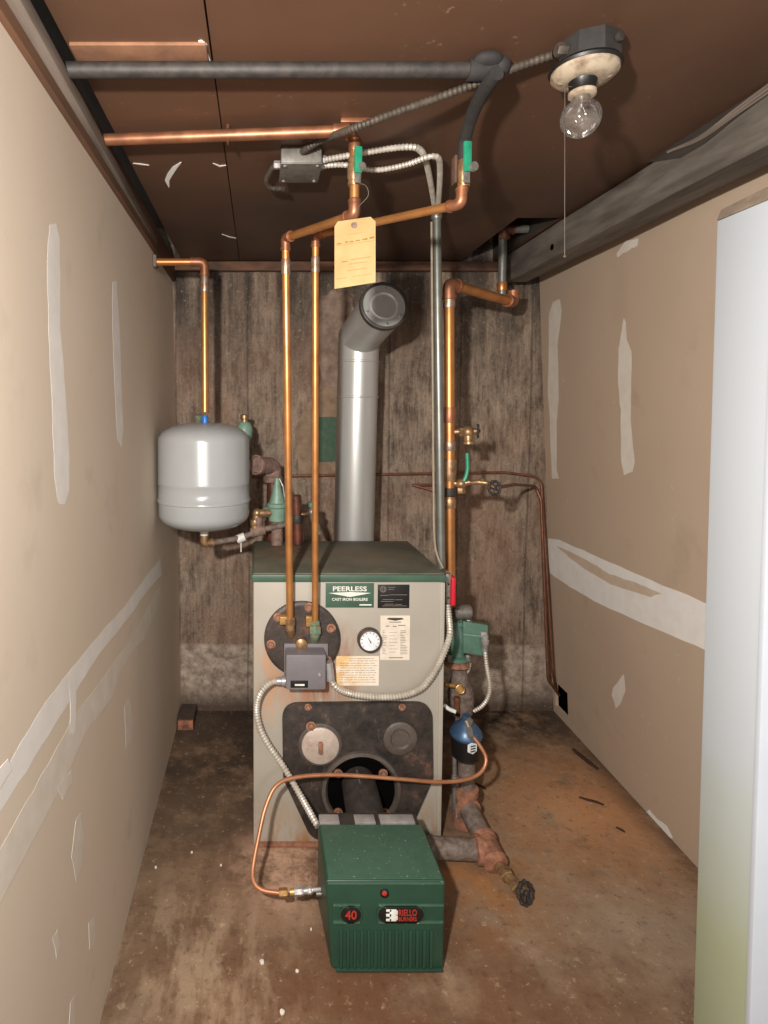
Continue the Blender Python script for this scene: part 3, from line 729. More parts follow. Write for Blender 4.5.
m = MB(); m.lathe(q2-dx_*.012, dx_, [(0,.0775),(.0,.081),(.018,.081),(.020,.078),(.020,.073),(.008,.071),(.006,.045)], 44); cp_ = part('end_cap', m, 'flue_dark', fl, label='dark round end cap')
m = MB(); m.torus(q2+dx_*.001, dx_, .044, .0055, 36, 8); part('cap_ring', m, 'flue_ring', cp_)
m = MB(); m.lathe(q2-dx_*.010, dx_, [(0,.039),(.007,.039),(.009,.036)], 32); part('cap_disc', m, 'rubber', cp_)
a_, b_ = frame(dx_)
for t in (20, 95, 150, 260):
    p = q2 - dx_*.004 + (a_*math.cos(math.radians(t))+b_*math.sin(math.radians(t)))*.062
    m = MB(); m.lathe(p, dx_, [(0,.004),(.012,.004),(.015,.002)], 10); part('screw', m, 'silver', cp_)

# ================================================================== EXPANSION TANK
YT = 2.05; tc = at(204,475,YT); ta = thing('expansion_tank', 'grey enamelled expansion tank hanging by the left wall', 'tank', (tc.x, YT, at(204,531,YT).z))
zt_ = lambda py: at(204, py, YT).z
R = 46.3*YT/600
zb_, zu = zt_(524), zt_(437)
prof = []
for k in range(9): t = PI/2*k/8; prof.append((zb_-.012+.05*(1-math.cos(t))*1.0, R*(.36+.62*math.sin(t))))
prof = [(zb_-.012, .02)] + prof
s1, s2 = zt_(499), zt_(482)
prof += [(s1-.006,R*.985),(s1-.004,R*1.006),(s1+.004,R*1.006),(s1+.007,R*.985),(s2-.004,R*.985),(s2-.001,R*.997),(s2+.004,R*.99),(zu-.012,R*.985)]
for k in range(1,13): t = PI/2*k/12; prof.append((zu-.012+.062*math.sin(t), R*(.985*math.cos(t)**.8) if k < 12 else .012))
prof = sorted(prof, key=lambda q: q[0])
m = MB(); m.lathe((tc.x,YT,0), (0,0,1), prof, 56); part('shell', m, 'tank', ta, sharp=50)
m = MB(); zt0 = zt_(419.5); m.lathe((tc.x+.006,YT-.02,zt0-.012), (0,0,1), [(0,.011),(.022,.011),(.026,.009)], 16); part('valve_cap', m, 'blue_plastic', ta, label='blue cap')
m = MB(); m.lathe((tc.x,YT,zt_(537)-.006), (0,0,1), [(0,.014),(.022,.014),(.026,.018),(.045,.018)], 18); part('nipple', m, 'white_plastic', ta)
# copper feed above the tank
fp = thing('tank_feed_pipe', 'copper pipe rising above the grey tank to the ceiling corner', 'pipe', (tc.x, YT+.02, zt_(416)))
yq = YT+.03; top = at(204.5,262,yq); bot = Vector((tc.x+.002, yq, zt_(412)))
lft = Vector((wall_x(LW0,LN,yq,top.z)+.012, yq, top.z)); 
m = MB(); m.tube([bot, top+Vector((0,0,-.0)), lft], .0125, 18, .03); part('pipe', m, 'copper', fp)
m = MB(); elbow(m, bot, top, lft, .0155, .04); part('elbow', m, 'copper_dull', fp)
m = MB(); sleeve(m, top-Vector((0,0,.075)), (0,0,1), .0145, .05); part('coupling', m, 'solder', fp)
m = MB(); m.box(lft.x-.010, lft.x+.002, yq-.02, yq+.02, top.z-.02, top.z+.02, .003); part('wall_flange', m, 'grey_iron', fp)

# pipe cluster between tank and boiler
YC = 2.10
tp = thing('tank_connection', 'brown brass pipe run joining the tank bottom to the boiler top', 'pipe', at(245,540,YC))
zz = at(207,541,YT).z
k1 = Vector((tc.x, YT, zt_(541))); k2 = at(206,544,YT); 
a1 = at(207,544,YT); a2 = at(241,538,YC); a3 = at(258,531,YC); a4 = at(286,524,YC)
m = MB(); m.tube([Vector((tc.x,YT,zt_(537)+.004)), at(204.5,544,YT), a2, a3, a4], .0105, 14, .018); part('pipe', m, 'grey_iron', tp)
m = MB(); elbow(m, Vector((tc.x,YT,zt_(536))), at(204.5,544,YT), a2, .0145, .024); part('elbow', m, 'brass', tp)
m = MB(); sleeve(m, a2, a3-a2, .0155, .03); m.ball(a2, .016, 12); m.tube([a2, a2-Vector((0,0,.05))], .0025, 8); part('tee', m, 'white_plastic', tp, label='white crusted joint')
m = MB(); sleeve(m, a3, a4-a3, .018, .05); m.cyl(a3, a3+Vector((0,0,.05)), .016, 16, .002); part('tee', m, 'iron', tp)
b1, b2, b3 = at(255,528,YC), at(257,513,YC), at(272,513,YC+.01)
m = MB(); m.tube([b1, b2, b3], .014, 16, .02); m.ball(b2, .017, 14); sleeve(m, b1+Vector((0,0,.02)), (0,0,1), .0165, .02); part('elbow', m, 'brass', tp)
# mint green relief valve
rv = thing('relief_valve', 'mint green valve with a pointed bonnet standing behind the left copper pipes', 'valve', at(277,545,YC+.03))
c = at(277,522,YC+.02)
m = MB(); m.lathe(c, (0,0,1), [(0,.022),(.006,.030),(.05,.031),(.056,.036),(.066,.036),(.070,.030)], 26); m.cyl(c+Vector((-.05,0,.035)), c+Vector((0,0,.035)), .019, 18, .003); part('body', m, 'mint', rv)
m = MB(); m.lathe(c+Vector((0,0,.068)), (0,0,1), [(0,.029),(.03,.021),(.075,.010),(.09,.007)], 24); part('bonnet', m, 'mint', rv)
m = MB(); m.tube([c+Vector((.008,-.008,.155)), c+Vector((.02,-.012,.13)), c+Vector((.028,-.012,.08))], .0035, 8, .02); part('test_lever', m, 'steel', rv)
m = MB(); m.cyl(Vector((c.x,c.y,BZ)), c+Vector((0,0,.004)), .021, 18); part('riser', m, 'iron', rv)
# iron supply riser with elbow at the wall
sr = thing('supply_riser', 'rusty iron riser with a big elbow between tank and left copper pipes', 'pipe', (at(271,545,2.2).x, 2.2, BZ))
t0 = Vector((at(272,545,2.2).x, 2.2, BZ)); t1 = at(273,466,2.2); t2 = at(258,465,2.13)
m = MB(); m.cyl(t0, t1-Vector((0,0,.03)), .022, 20); part('pipe', m, 'red_copper', sr)
m = MB(); m.tube([t1-Vector((0,0,.045)), t1, t2], .031, 22, .042)
m.lathe(t1-Vector((0,0,.06)), (0,0,1), [(0,.033),(.003,.036),(.02,.036),(.023,.031)], 22)
dv = (t2-t1).normalized(); m.lathe(t2-dv*.006, dv, [(0,.032),(.003,.036),(.02,.036),(.022,.030),(.012,.026)], 22); part('elbow', m, 'iron', sr)
# red copper return riser + small valve
rr_ = thing('return_riser', 'short dark red copper riser on the boiler top behind the copper pipes', 'pipe', (at(298,548,2.12).x, 2.12, BZ))
r0 = Vector((at(298,548,2.12).x, 2.12, BZ)); r1 = at(296,495,2.12)
m = MB(); m.cyl(r0, r1, .019, 20, .003); part('pipe', m, 'red_copper', rr_)
m = MB(); sleeve(m, r0.lerp(r1,.52), (0,0,1), .022, .03); part('coupling', m, 'black_iron', rr_)
m = MB(); pz = r0.lerp(r1,.6); m.tube([pz, pz+Vector((.045,0,.004))], .009, 12); sleeve(m, pz+Vector((.04,0,.004)), (1,0,0), .013, .02); part('branch', m, 'brass', rr_)
v0 = at(312,512,2.10); m = MB(); m.lathe(v0-Vector((0,0,.012)), (.35,0,-.9), [(0,.011),(.05,.013),(.055,.010),(.07,.010)], 14); m.ball(v0, .017, 14); dvv = part('drain_valve', m, 'steel', rr_)
m = MB(); m.lathe(v0+Vector((-.004,0,.012)), (0,0,1), [(0,.006),(.008,.013),(.02,.013),(.024,.01)], 12); part('valve_knob', m, 'mint_dark', dvv)
# air vent behind the tank
av = thing('air_vent', 'mint green air vent peeking out right of the grey tank', 'valve', at(244,440,2.3))
c = at(244.5,431,2.3); m = MB(); m.lathe(c-Vector((0,0,.05)), (0,0,1), [(0,.018),(.03,.030),(.055,.032),(.075,.027),(.085,.018)], 22); part('body', m, 'mint', av)
m = MB(); m.lathe(c+Vector((0,0,.034)), (0,0,1), [(0,.013),(.012,.013),(.014,.017),(.026,.016),(.03,.010)], 16); part('cap', m, 'brass', av)
m = MB(); m.tube([c-Vector((0,0,.045)), Vector((c.x,c.y,at(244,476,2.3).z)), Vector((c.x,YB-.005,at(244,476,2.3).z))], .010, 12, .02); part('stem', m, 'iron', av)
bf = thing('bleed_fitting', 'small brass fitting showing above the tank top left of its copper pipe', 'fitting', at(198,425,2.25))
c = at(198.5,421,2.25); m = MB(); m.lathe(c-Vector((0,0,.05)), (0,0,1), [(0,.013),(.05,.013),(.052,.016),(.07,.016),(.074,.01)], 14); part('body', m, 'verdigris', bf)
m = MB(); m.tube([c-Vector((0,0,.045)), Vector((c.x,YB+.003,c.z-.045))], .009, 10); part('stem', m, 'iron', bf)

# ================================================================== TWO COPPER TUBES FROM THE COIL PLATE
def coil_pipe(name, label, base, pts, r, mid):
    t = thing(name, label, 'pipe', base)
    m = MB(); m.tube(pts, r, 18, .022); part('pipe', m, 'copper', t)
    for i in range(1, len(pts)-1):
        ang = (pts[i-1]-pts[i]).angle(pts[i+1]-pts[i])
        if ang < 2.6: m = MB(); elbow(m, pts[i-1], pts[i], pts[i+1], r*1.22, .026); part('elbow', m, 'copper_dull', t)
    return t
yv = 1.33
A0, A1, A2, A3 = at(290,622,1.70), at(285.5,238,1.62), at(354.5,215,yv), at(354.5,139,yv)
A4 = onz(345,131.5,A3.z-.0)
t1_ = coil_pipe('left_copper_pipe'.replace('left_','hot_water_'), 'long copper pipe, left of the pair rising from the round plate, valve above the tag', A0, [A0, A1, A2, A3], .0105, 0)
m = MB(); sleeve(m, A0.lerp(A1,.93), A1-A0, .0125, .04); part('solder_joint', m, 'solder', t1_)
m = MB(); m.tube([A0+Vector((0,0,.006)), A0-Vector((0,0,.02)), at(291,634,YF-.012)], .014, 14, .012); hexnut(m, A0+Vector((0,0,-.006)), (0,0,1), .0165, .02); part('union', m, 'brass', t1_)
m = MB(); m.box(A0.x-.03, A0.x-.008, A0.y-.008, A0.y+.018, A0.z-.006, A0.z+.018, .003); part('drain_plug', m, 'yellow_brass', t1_)
def ball_valve(parent, p, axis, side, rbody, lever_pts, lw):
    m = MB(); ax = Vector(axis).normalized()
    m.lathe(p-ax*.03, ax, [(0,rbody*.85),(.008,rbody*.95),(.010,rbody*.8),(.018,rbody),(.042,rbody),(.050,rbody*.8),(.052,rbody*.95),(.06,rbody*.85)], 18)
    v = part('valve_body', m, 'brass', parent)
    m = MB(); m.lathe(p+Vector(side)*rbody*.8, side, [(0,.007),(.014,.007),(.016,.010),(.022,.009)], 10); part('stem_nut', m, 'steel', v)
    m = MB(); P0, P1 = lever_pts; d = (P1-P0).normalized(); s = d.cross(Vector(side)).normalized(); n = Vector(side).normalized()
    m.prism([P0-s*lw, P0+s*lw, P0+d*(P1-P0).length*.34+s*lw, P0+d*(P1-P0).length*.34-s*lw], n*.003, .0008); part('lever_shank', m, 'steel', v)
    m = MB(); q = P0+d*(P1-P0).length*.26
    m.prism([q-s*lw*1.1, q+s*lw*1.1, P1+s*lw*1.15, P1-s*lw*1.15], n*.007, .0025); part('lever_grip', m, 'lever_green', v, label='green lever')
    return v
pv = at(354.5,172,yv)
ball_valve(t1_, pv, (0,0,1), (.35,-.94,0), .0155, (at(357,183,yv-.025), at(357.5,147,yv-.03)), .0075)
for f_, l_ in ((.12,.03),(.9,.02)):
    m = MB(); sleeve(m, A2.lerp(A3,f_), (0,0,1), .013, l_); part('coupling', m, 'copper_dull', t1_)
yv2 = 1.25
B0, B1, B2, B3 = at(315,628,1.70), at(315.5,235,1.62), at(461,204,yv2), at(463,172,yv2)
t2_ = coil_pipe('cold_water_pipe', 'copper pipe, right of the pair from the round plate, ending right at a green valve', B0, [B0, B1, B2, B3], .0095, 0)
m = MB(); sleeve(m, B0.lerp(B1,.93), B1-B0, .0115, .04); part('solder_joint', m, 'solder', t2_)
m = MB(); m.tube([B0+Vector((0,0,.01)), B0-Vector((0,0,.02)), at(314,640,YF-.012)], .014, 14, .012); hexnut(m, B0+Vector((0,0,-.016)), (0,0,1), .018, .024); hexnut(m, B0+Vector((0,0,.01)), (0,0,1), .014, .012); part('union', m, 'verdigris', t2_, label='green corroded union')
m = MB(); m.box(B0.x-.026, B0.x-.006, B0.y-.002, B0.y+.018, B0.z+.004, B0.z+.034, .003); part('drain_plug', m, 'yellow_brass', t2_)
pv = at(464,172,yv2)
ball_valve(t2_, pv, (0,0,1), (.35,-.94,0), .0135, (at(466,183,yv2-.02), at(466.5,142,yv2-.03)), .0075)
m = MB(); hp = [at(464,160,yv2), at(465,140,yv2-.01), at(471,118,1.19), at(480,98,1.13), at(490,82,1.075), at(497,73,1.05)]
m.tube(spline(hp, .01), .0125, 14); part('rubber_sleeve', m, 'rubber', t2_, label='black foam sleeve')
m = MB(); m.box(at(457,0,yv2).x, at(460,0,yv2).x, yv2-.004, yv2+.02, at(458,183,yv2).z, at(458,155,yv2).z, .004); part('hanger_scrap', m, 'sill_wood', t2_)

# copper pipe across the ceiling
z = A3.z-.0
cpz = CEIL-.026
c0, c1 = onz(346,131,cpz), onz(92,140,cpz)
cc = thing('ceiling_copper_pipe', 'copper pipe running under the brown ceiling from the left wall to the first green valve', 'pipe', c1)
c1 = Vector((-.352, c1.y, cpz))
m = MB(); m.tube([c1, c0, Vector((c0.x+.012, c0.y+.02, cpz))], .0125, 18); part('pipe', m, 'copper_dull', cc)
m = MB(); sleeve(m, c0-Vector((.01,0,0)), c0-c1, .0155, .036); m.box(c0.x-.012, c0.x+.05, c0.y-.006, c0.y+.006, cpz+.016, cpz+.026, .002); part('tee', m, 'copper_dull', cc)
m = MB(); m.torus(onz(228,137,cpz), (1,0,0), .0145, .003, 20, 8); m.cyl(onz(228,137,cpz)+Vector((0,0,.014)), onz(228,137,cpz)+Vector((0,0,.0265)), .004, 8); part('hanger', m, 'copper_dark', cc)
# black pipe across the ceiling
bz = CEIL-.024; d0, d1 = onz(505,66,bz), onz(70,73,bz); d0.y = d1.y = onz(280,70,bz).y
bp = thing('ceiling_black_pipe', 'black iron pipe running under the ceiling near its front joint', 'pipe', d1)
m = MB(); m.cyl((-.352, d1.y, bz), d0-Vector((.02,0,0)), .0135, 20); part('pipe', m, 'black_iron', bp)
m = MB(); m.ball(d0-Vector((.018,0,0)), .018, 16); sleeve(m, d0-Vector((.04,0,0)), (1,0,0), .018, .04); m.ball(d0-Vector((.03,.012,-.010)), .022, 16, (1.2,.9,.6)); m.ball(d0-Vector((.004,.004,-.004)), .017, 14); part('elbow', m, 'rubber', bp)

# inspection tag
tg = thing('inspection_tag', 'yellow cardboard tag hanging on a wire from the copper valve', 'tag', at(355,225,1.30))
yt = 1.285
def tq(u, v):        # u 0..1 across, v 0..1 down
    L = at(334.5, 222+v*67, yt+.006); Rr = at(375.5, 217+v*65.5, yt-.004); return L.lerp(Rr, u)
pts = [tq(.08,0), tq(.88,-.01), tq(1,.07), tq(1,1), tq(0,1), tq(0,.07)]
nrm = (tq(1,.5)-tq(0,.5)).cross(tq(.5,1)-tq(.5,0)).normalized(); nrm = nrm if nrm.y < 0 else -nrm
m = MB(); m.prism(pts, nrm*.0012); tc_ = part('card', m, 'tag', tg)
m = MB(); m.torus(tq(.48,.085)+nrm*.0013, nrm, .005, .0016, 20, 8); m.lathe(tq(.48,.085)+nrm*.0008, nrm, [(0,.0045),(.0006,.0045)], 16); part('eyelet', m, 'iron', tg)
def scribble(runs, wd):
    m = MB(); r = random.Random(5)
    for u0, u1, v, amp in runs:
        n = max(3, int((u1-u0)*60)); prev = None
        for i in range(n):
            u = u0+(u1-u0)*i/(n-1); p = tq(u, v-(u-.5)*.0+(amp*(1 if i % 2 else -1) if amp else 0))+nrm*.0013
            if prev is not None:
                d = (p-prev).normalized(); s = d.cross(nrm)*wd; m.prism([prev-s, prev+s, p+s, p-s], nrm*.0003)
            prev = p
    return m
for run in ([(.06,.17,.335,.010),(.26,.33,.325,.012),(.37,.46,.33,.010),(.52,.62,.325,.008),(.68,.80,.32,.012),(.86,.97,.31,.014),(.18,.31,.615,.004)]): part('handwriting', scribble([run], .0011), 'tag_ink', tg)
for run in ([(.3,.68,.215,0),(.04,.96,.36,0),(.4,.9,.60,.010),(.35,.8,.665,.008),(.3,.8,.76,.006),(.05,.3,.86,.006),(.45,.9,.86,.004)]): part('printed_line', scribble([run], .0003), 'tag_ink', tg)
w0 = tq(.48,.085)
m = MB(); m.tube(spline([w0+Vector((0,-.003,0)), at(358,208,1.30), at(368,196,1.30), at(366,186,1.30), at(358,183,1.318)], .004), .0007, 6); part('wire', m, 'steel', tg)

# ================================================================== ELECTRICAL
jb = thing('junction_box', 'square galvanized junction box screwed to the brown ceiling', 'electrical box', (.09, 1.5, CEIL))
j0, j1 = at(281,152,1.445), at(322,152,1.445); yb1 = 1.56; zl = CEIL-.042
m = MB(); m.box(j0.x, j1.x, 1.445, yb1, zl+.003, CEIL, .004); part('box', m, 'box_grey', jb)
m = MB(); m.box(j0.x-.001, j1.x+.001, 1.444, yb1+.001, zl, zl+.003, .001); part('cover', m, 'box_grey', jb)
for ax_, ay_ in ((.1,.1),(.9,.1),(.1,.9),(.9,.9)):
    m = MB(); m.lathe((j0.x+(j1.x-j0.x)*ax_, 1.444+(yb1-1.444)*ay_, zl), (0,0,-1), [(0,.004),(.002,.004),(.003,.002)], 10); part('screw', m, 'silver', jb)
for dy in (.0,):
    m = MB(); hexnut(m, (j1.x, 1.475, zl+.022), (1,0,0), .010, .012); hexnut(m, (j1.x, 1.50, zl+.018), (1,0,0), .010, .012); part('connector', m, 'silver', jb)
m = MB(); hexnut(m, (j0.x, 1.50, zl+.02), (-1,0,0), .010, .016); part('connector', m, 'silver', jb)
lc = tag(part('armoured_cable_loop'.replace('_loop',''), flex(MB(), [Vector((j0.x-.012,1.50,zl+.02)), onz(271,170,zl+.02), onz(266.5,180,zl+.018), onz(271,188,zl+.014), onz(283,188.5,zl+.002)], .006), 'flex_dark'), 'short looped armoured cable left of the ceiling junction box', 'cable')
z9 = CEIL-.02
ac = tag(part('armoured_cable', flex(MB(), [Vector((at(302,152,1.44).x,1.442,zl+.026)), onz(308,148,z9), onz(325,138.5,z9), onz(352,129,z9-.045), onz(400,111,z9-.04), onz(440,97,z9-.03), onz(480,82,z9-.012), onz(520,66,z9), onz(553,55,z9)], .0068), 'flex_dark'), 'long dusty armoured cable running across the ceiling to the bulb holder', 'cable')
f1 = tag(part('flexible_conduit', flex(MB(), [Vector((j1.x+.01,1.475,zl+.022)), onz(340,157,CEIL-.02), onz(380,150,CEIL-.02), onz(409,147,CEIL-.02), onz(421,151,CEIL-.02), onz(427,165,CEIL-.02), onz(432,190,CEIL-.02), onz(435.5,213,CEIL-.022)], .0068), 'flex'), 'shiny flexible conduit arching right from the junction box, upper one of two', 'cable')
f2 = tag(part('flexible_conduit', flex(MB(), [Vector((j1.x+.01,1.50,zl+.018)), onz(345,165,CEIL-.03), onz(375,170,CEIL-.034), onz(405,165,CEIL-.034), onz(428,157,CEIL-.034), onz(438,158,CEIL-.034), onz(440,170,CEIL-.03), onz(439,195,CEIL-.03), onz(437.5,213,CEIL-.03)], .0062), 'flex'), 'shiny flexible conduit sagging right from the junction box, lower one of two', 'cable')
YK = 1.86
cd = thing('rigid_conduit', 'grey vertical steel conduit dropping from the ceiling beside the boiler right edge', 'conduit', at(440,566,YK))
k0, k1 = at(436.5,214,YK), at(441,568,YK)
m = MB(); m.cyl(k0, k1, .0135, 18); part('tube', m, 'conduit', cd)
m = MB(); sleeve(m, k0, k1-k0, .0165, .03); part('coupling', m, 'steel', cd)
tag(part('cream_cable', (lambda mm: mm.tube(spline([at(431.5,222,YK-.02), at(432.5,350,YK-.02), at(433.5,480,YK-.02), at(435,545,YK-.03), at(443,568,YK-.04)], .03), .0035, 8))(MB()), 'cream_cable'), 'thin cream cable running down beside the grey vertical conduit', 'cable')
# emergency switch at the boiler corner
sw = thing('emergency_switch', 'red emergency switch plate on a grey box at the boiler top right corner', 'switch', at(450,608,1.80))
s0, s1 = at(445.5,608,1.80), at(452,574,1.80)
m = MB(); m.box(s0.x, s1.x, 1.80, 1.86, s0.z, s1.z, .004); part('box', m, 'steel', sw)
p0, p1 = at(450.5,606,1.795), at(456,577,1.795)
m = MB(); m.box(p0.x, p1.x, 1.79, 1.862, p0.z, p1.z, .006, 3); part('cover_plate', m, 'red_plate', sw, label='red cover plate')
for f_ in (.3,.7):
    m = MB(); m.lathe((s0.x+.008,1.80,s0.z+(s1.z-s0.z)*f_), (0,-1,0), [(0,.003),(.002,.003)], 8); part('screw', m, 'black', sw)
# flex whips on the boiler front
yw = YF-.03
tag(part('flexible_conduit', flex(MB(), [at(331,680,1.69), at(336,687,1.69), at(350,693.5,yw), at(375,697,yw), at(400,696,yw), at(420,689,yw), at(433,674,yw), at(443,655,yw+.01), at(449.5,636,yw+.02), at(449,618,1.77), at(447.5,606,1.795)], .0085), 'flex'), 'cream flexible conduit curving from the control box to the red switch', 'cable')
tag(part('flexible_conduit', flex(MB(), [at(280,681,1.69), at(270,683,1.69), at(260,694,1.69), at(256.5,710,1.70), at(260,728,1.69), at(268,744,1.68), at(283,766,1.665), at(299,793,1.63), at(313,818,1.56), at(318,826,1.54)], .0085), 'flex'), 'flexible conduit from the control box down the boiler front left to the green burner', 'cable')

# lamp holder
LX, LY = at(585,60,1.05).x, 1.05
lp = thing('lamp_holder', 'ceiling lamp holder with chipped porcelain base and a clear glass bulb', 'lamp', (LX, LY, CEIL))
m = MB(); m.lathe((LX+.006,LY,CEIL), (0,0,-1), [(0,.048),(.036,.050),(.040,.048)], 8); ob = part('octagon_box', m, 'rubber', lp, label='black octagonal box')
m = MB(); m.lathe((LX+.03,LY-.045,CEIL-.018), (.3,-1,0), [(0,.008),(.004,.008),(.005,.005)], 14); part('knockout', m, 'black_iron', ob)
m = MB(); hexnut(m, (LX-.038,LY-.012,CEIL-.02), (-1,-.1,0), .011, .018); part('cable_clamp', m, 'flex_dark', ob)
m = MB(); m.lathe((LX,LY,CEIL-.040), (0,0,-1), [(0,.055),(.004,.057),(.008,.055)], 32); part('black_gasket', m, 'black', lp)
m = MB(); m.lathe((LX,LY,CEIL-.047), (0,0,-1), [(0,.053),(.006,.053),(.014,.044),(.018,.030),(.018,.024)], 32); pb_ = part('porcelain_base', m, 'porcelain', lp, label='chipped cream porcelain base')
for s in (-1,1):
    m = MB(); m.lathe((LX+s*.034,LY-.012*s,CEIL-.053), (0,0,-1), [(0,.006),(.009,.006),(.011,.003)], 12); part('screw', m, 'porcelain', pb_)
m = MB(); m.lathe((LX-.003,LY,CEIL-.062), (0,0,-1), [(0,.024),(.004,.022),(.020,.020),(.022,.021)], 26); part('socket', m, 'black', lp)
m = MB(); m.lathe((LX-.003,LY,CEIL-.080), (0,0,-1), [(0,.019),(.002,.022),(.008,.022),(.010,.018)], 26); part('socket_ring', m, 'porcelain', lp, label='white porcelain ring')
bz_ = CEIL-.085; r_ = .0325
prof = [(0,.0135),(.008,.0137)]
zc = .040
for k in range(1, 15):
    t = PI*(.19+.81*k/14); prof.append((zc-r_*math.cos(t), max(.0004, r_*math.sin(t))))
prof[2] = (.017, .0175)
m = MB(); m.lathe((LX-.004,LY,bz_), (-.03,-.03,-1), prof, 32, False, True)
bl = part('bulb', m, 'glass', lp, label='clear glass bulb', sharp=80)
m = MB(); m.lathe((LX-.004,LY,bz_+.004), (0,0,-1), [(0,.0055),(.012,.005),(.024,.003),(.026,.0025)], 12); m.tube([(LX-.012,LY,bz_-.034),(LX-.006,LY,bz_-.020),(LX-.004,LY,bz_-.022),(LX-.002,LY,bz_-.020),(LX+.004,LY,bz_-.034)], .0006, 6); part('filament_mount', m, 'steel', bl)
pc0 = Vector((at(563.5,100,LY).x, LY-.004, CEIL-.085)); pc1 = Vector((at(563.5,256,LY).x, LY-.004, at(563.5,257,LY).z))
m = MB(); m.tube([Vector((LX-.02,LY-.004,CEIL-.075)), pc0+Vector((0,0,.01)), pc0, pc1], .0007, 6); m.ball(pc1, .0028, 10); part('pull_chain', m, 'flex_dark', lp)

# ================================================================== RIGHT HAND RISER
YR = 1.95; RX = lambda px: at(px, 500, YR).x
g0, g1, g2 = at(450,606,YR), at(449,284,YR), at(513,302,2.20)
ri = thing('return_pipe', 'thick copper riser right of the boiler with brass fittings and elbowed top', 'pipe', g0)
m = MB(); m.tube([g0, g1, g2], .0165, 20, .03); part('pipe', m, 'copper', ri)
m = MB(); elbow(m, g0, g1, g2, .0205, .04); part('elbow', m, 'copper_dull', ri)
m = MB(); sleeve(m, at(449,300,YR), (0,0,1), .0195, .05); part('coupling', m, 'solder', ri)
g3, g4 = at(503,229,2.2), at(540,230,2.2)
m = MB(); m.tube([g2, Vector((g3.x,2.2,g2.z+.012)), g3, Vector((.965,2.2,g3.z))], .0145, 18, .02); pe = part('painted_pipe', m, 'conduit', ri, label='grey painted upper pipe')
m = MB(); elbow(m, g1, g2+Vector((-.0,0,0)), g2+Vector((-.0,0,.1)), .021, .03); part('elbow', m, 'copper_dull', ri)
m = MB(); elbow(m, g2, g3, Vector((.96,2.2,g3.z)), .018, .03); part('elbow', m, 'copper_dark', ri)
m = MB(); sleeve(m, Vector((g3.x,2.2,g2.z+.055)), (0,0,1), .018, .03); part('coupling', m, 'copper', ri)
for py, mt, L, r in ((415,'copper_dull',.05,.020),(446,'solder',.03,.0195),(470,'brass',.07,.022),(492,'black_iron',.028,.0225),(503,'brass',.03,.021)):
    m = MB(); sleeve(m, at(449.5,py,YR), (0,0,1), r, L); part('coupling', m, mt, ri)
def handwheel(c, d, R, parent, mat='black_iron', spokes=5):
    m = MB(); d = Vector(d).normalized(); a, b = frame(d); n = 10
    m.torus(c, d, R, R*.2, 30, 8)
    for k in range(n):
        t = 2*PI*k/n; m.ball(Vector(c)+(a*math.cos(t)+b*math.sin(t))*R*1.06, R*.24, 8)
    for k in range(spokes):
        t = 2*PI*k/spokes; m.tube([Vector(c), Vector(c)+(a*math.cos(t)+b*math.sin(t))*R], R*.14, 8)
    m.lathe(Vector(c)-d*R*.3, d, [(0,R*.3),(R*.6,R*.3),(R*.7,R*.2)], 12)
    return part('handwheel', m, mat, parent)
# upper brass valve
va = at(453,432,YR); vb = at(468,432,YR-.01); ve = at(478,431,YR-.02)
m = MB(); m.tube([va, ve], .009, 14); m.ball(vb, .021, 16); m.lathe(vb, (0,-.2,-1), [(0,.015),(.03,.014),(.034,.017),(.042,.016)], 14); hexnut(m, vb-Vector((.03,0,0)), (1,0,0), .015, .014); hexnut(m, vb+Vector((.014,0,0)), (1,0,0), .014, .010)
v1 = part('drain_valve', m, 'brass', ri); handwheel(ve, (1,-.35,0), .019, v1)
# lower valve with green lever
vc = at(461,484,YR-.01)
m = MB(); m.tube([at(452,483,YR), vc, at(470,482,YR-.02)], .010, 14); m.ball(vc, .018, 14); hexnut(m, vc+Vector((0,0,-.03)), (0,0,1), .014, .02); lv = part('ball_valve', m, 'brass', ri)
m = MB(); m.tube(spline([vc+Vector((.002,-.02,.012)), at(466,476,YR-.03), at(467.5,468,YR-.03), at(467,453,YR-.03)], .006), .0065, 10); part('lever_grip', m, 'lever_green', lv, label='green lever')
vd = at(494.5,488,YR-.05)
m = MB(); m.tube([at(465,483,YR-.015), at(478,482,YR-.02), at(487,483,YR-.03), vd], .008, 12, .01); hexnut(m, at(480,482,YR-.02), (1,0,0), .012, .012); v3 = part('bibb', m, 'brass', ri); handwheel(vd, (.3,-1,.1), .021, v3)
# circulator pump
pu = thing('circulator_pump', 'green circulator pump with a boxy motor on the right riser', 'pump', at(462,662,YR))
c = at(457,638,YR)
m = MB(); m.lathe(c-Vector((0,0,.075)), (0,0,1), [(0,.022),(.004,.038),(.016,.038),(.02,.024),(.036,.026),(.05,.034),(.095,.034),(.11,.026),(.122,.024),(.126,.038),(.138,.038),(.142,.02)], 28); part('volute', m, 'mint_dark', pu)
m = MB(); mb_ = at(476.5,637,YR-.01); 
m.hexa([at(463,653,YR-.05),at(488,657,YR-.05),at(489.5,652,YR+.04),at(463,650,YR+.04)], [at(463,621,YR-.05),at(488,625,YR-.05),at(489.5,623,YR+.04),at(463,619,YR+.04)], .005); mo = part('motor_box', m, 'mint_dark', pu)
m = MB(); a, b = at(463,634.5,YR-.052), at(487.5,637,YR-.052); m.tube([a, b], .0025, 8); part('seam', m, 'mint', mo)
m = MB(); m.lathe(at(461.5,612,YR-.02)-Vector((.025,0,0)), (1,0,0), [(0,.018),(.006,.024),(.05,.024),(.056,.019)], 22); m.box(at(468,0,YR).x, at(470.5,0,YR).x, YR-.03, YR+.0, at(468,622,YR).z, at(468,606,YR).z, .004); part('motor_end', m, 'steel', pu)
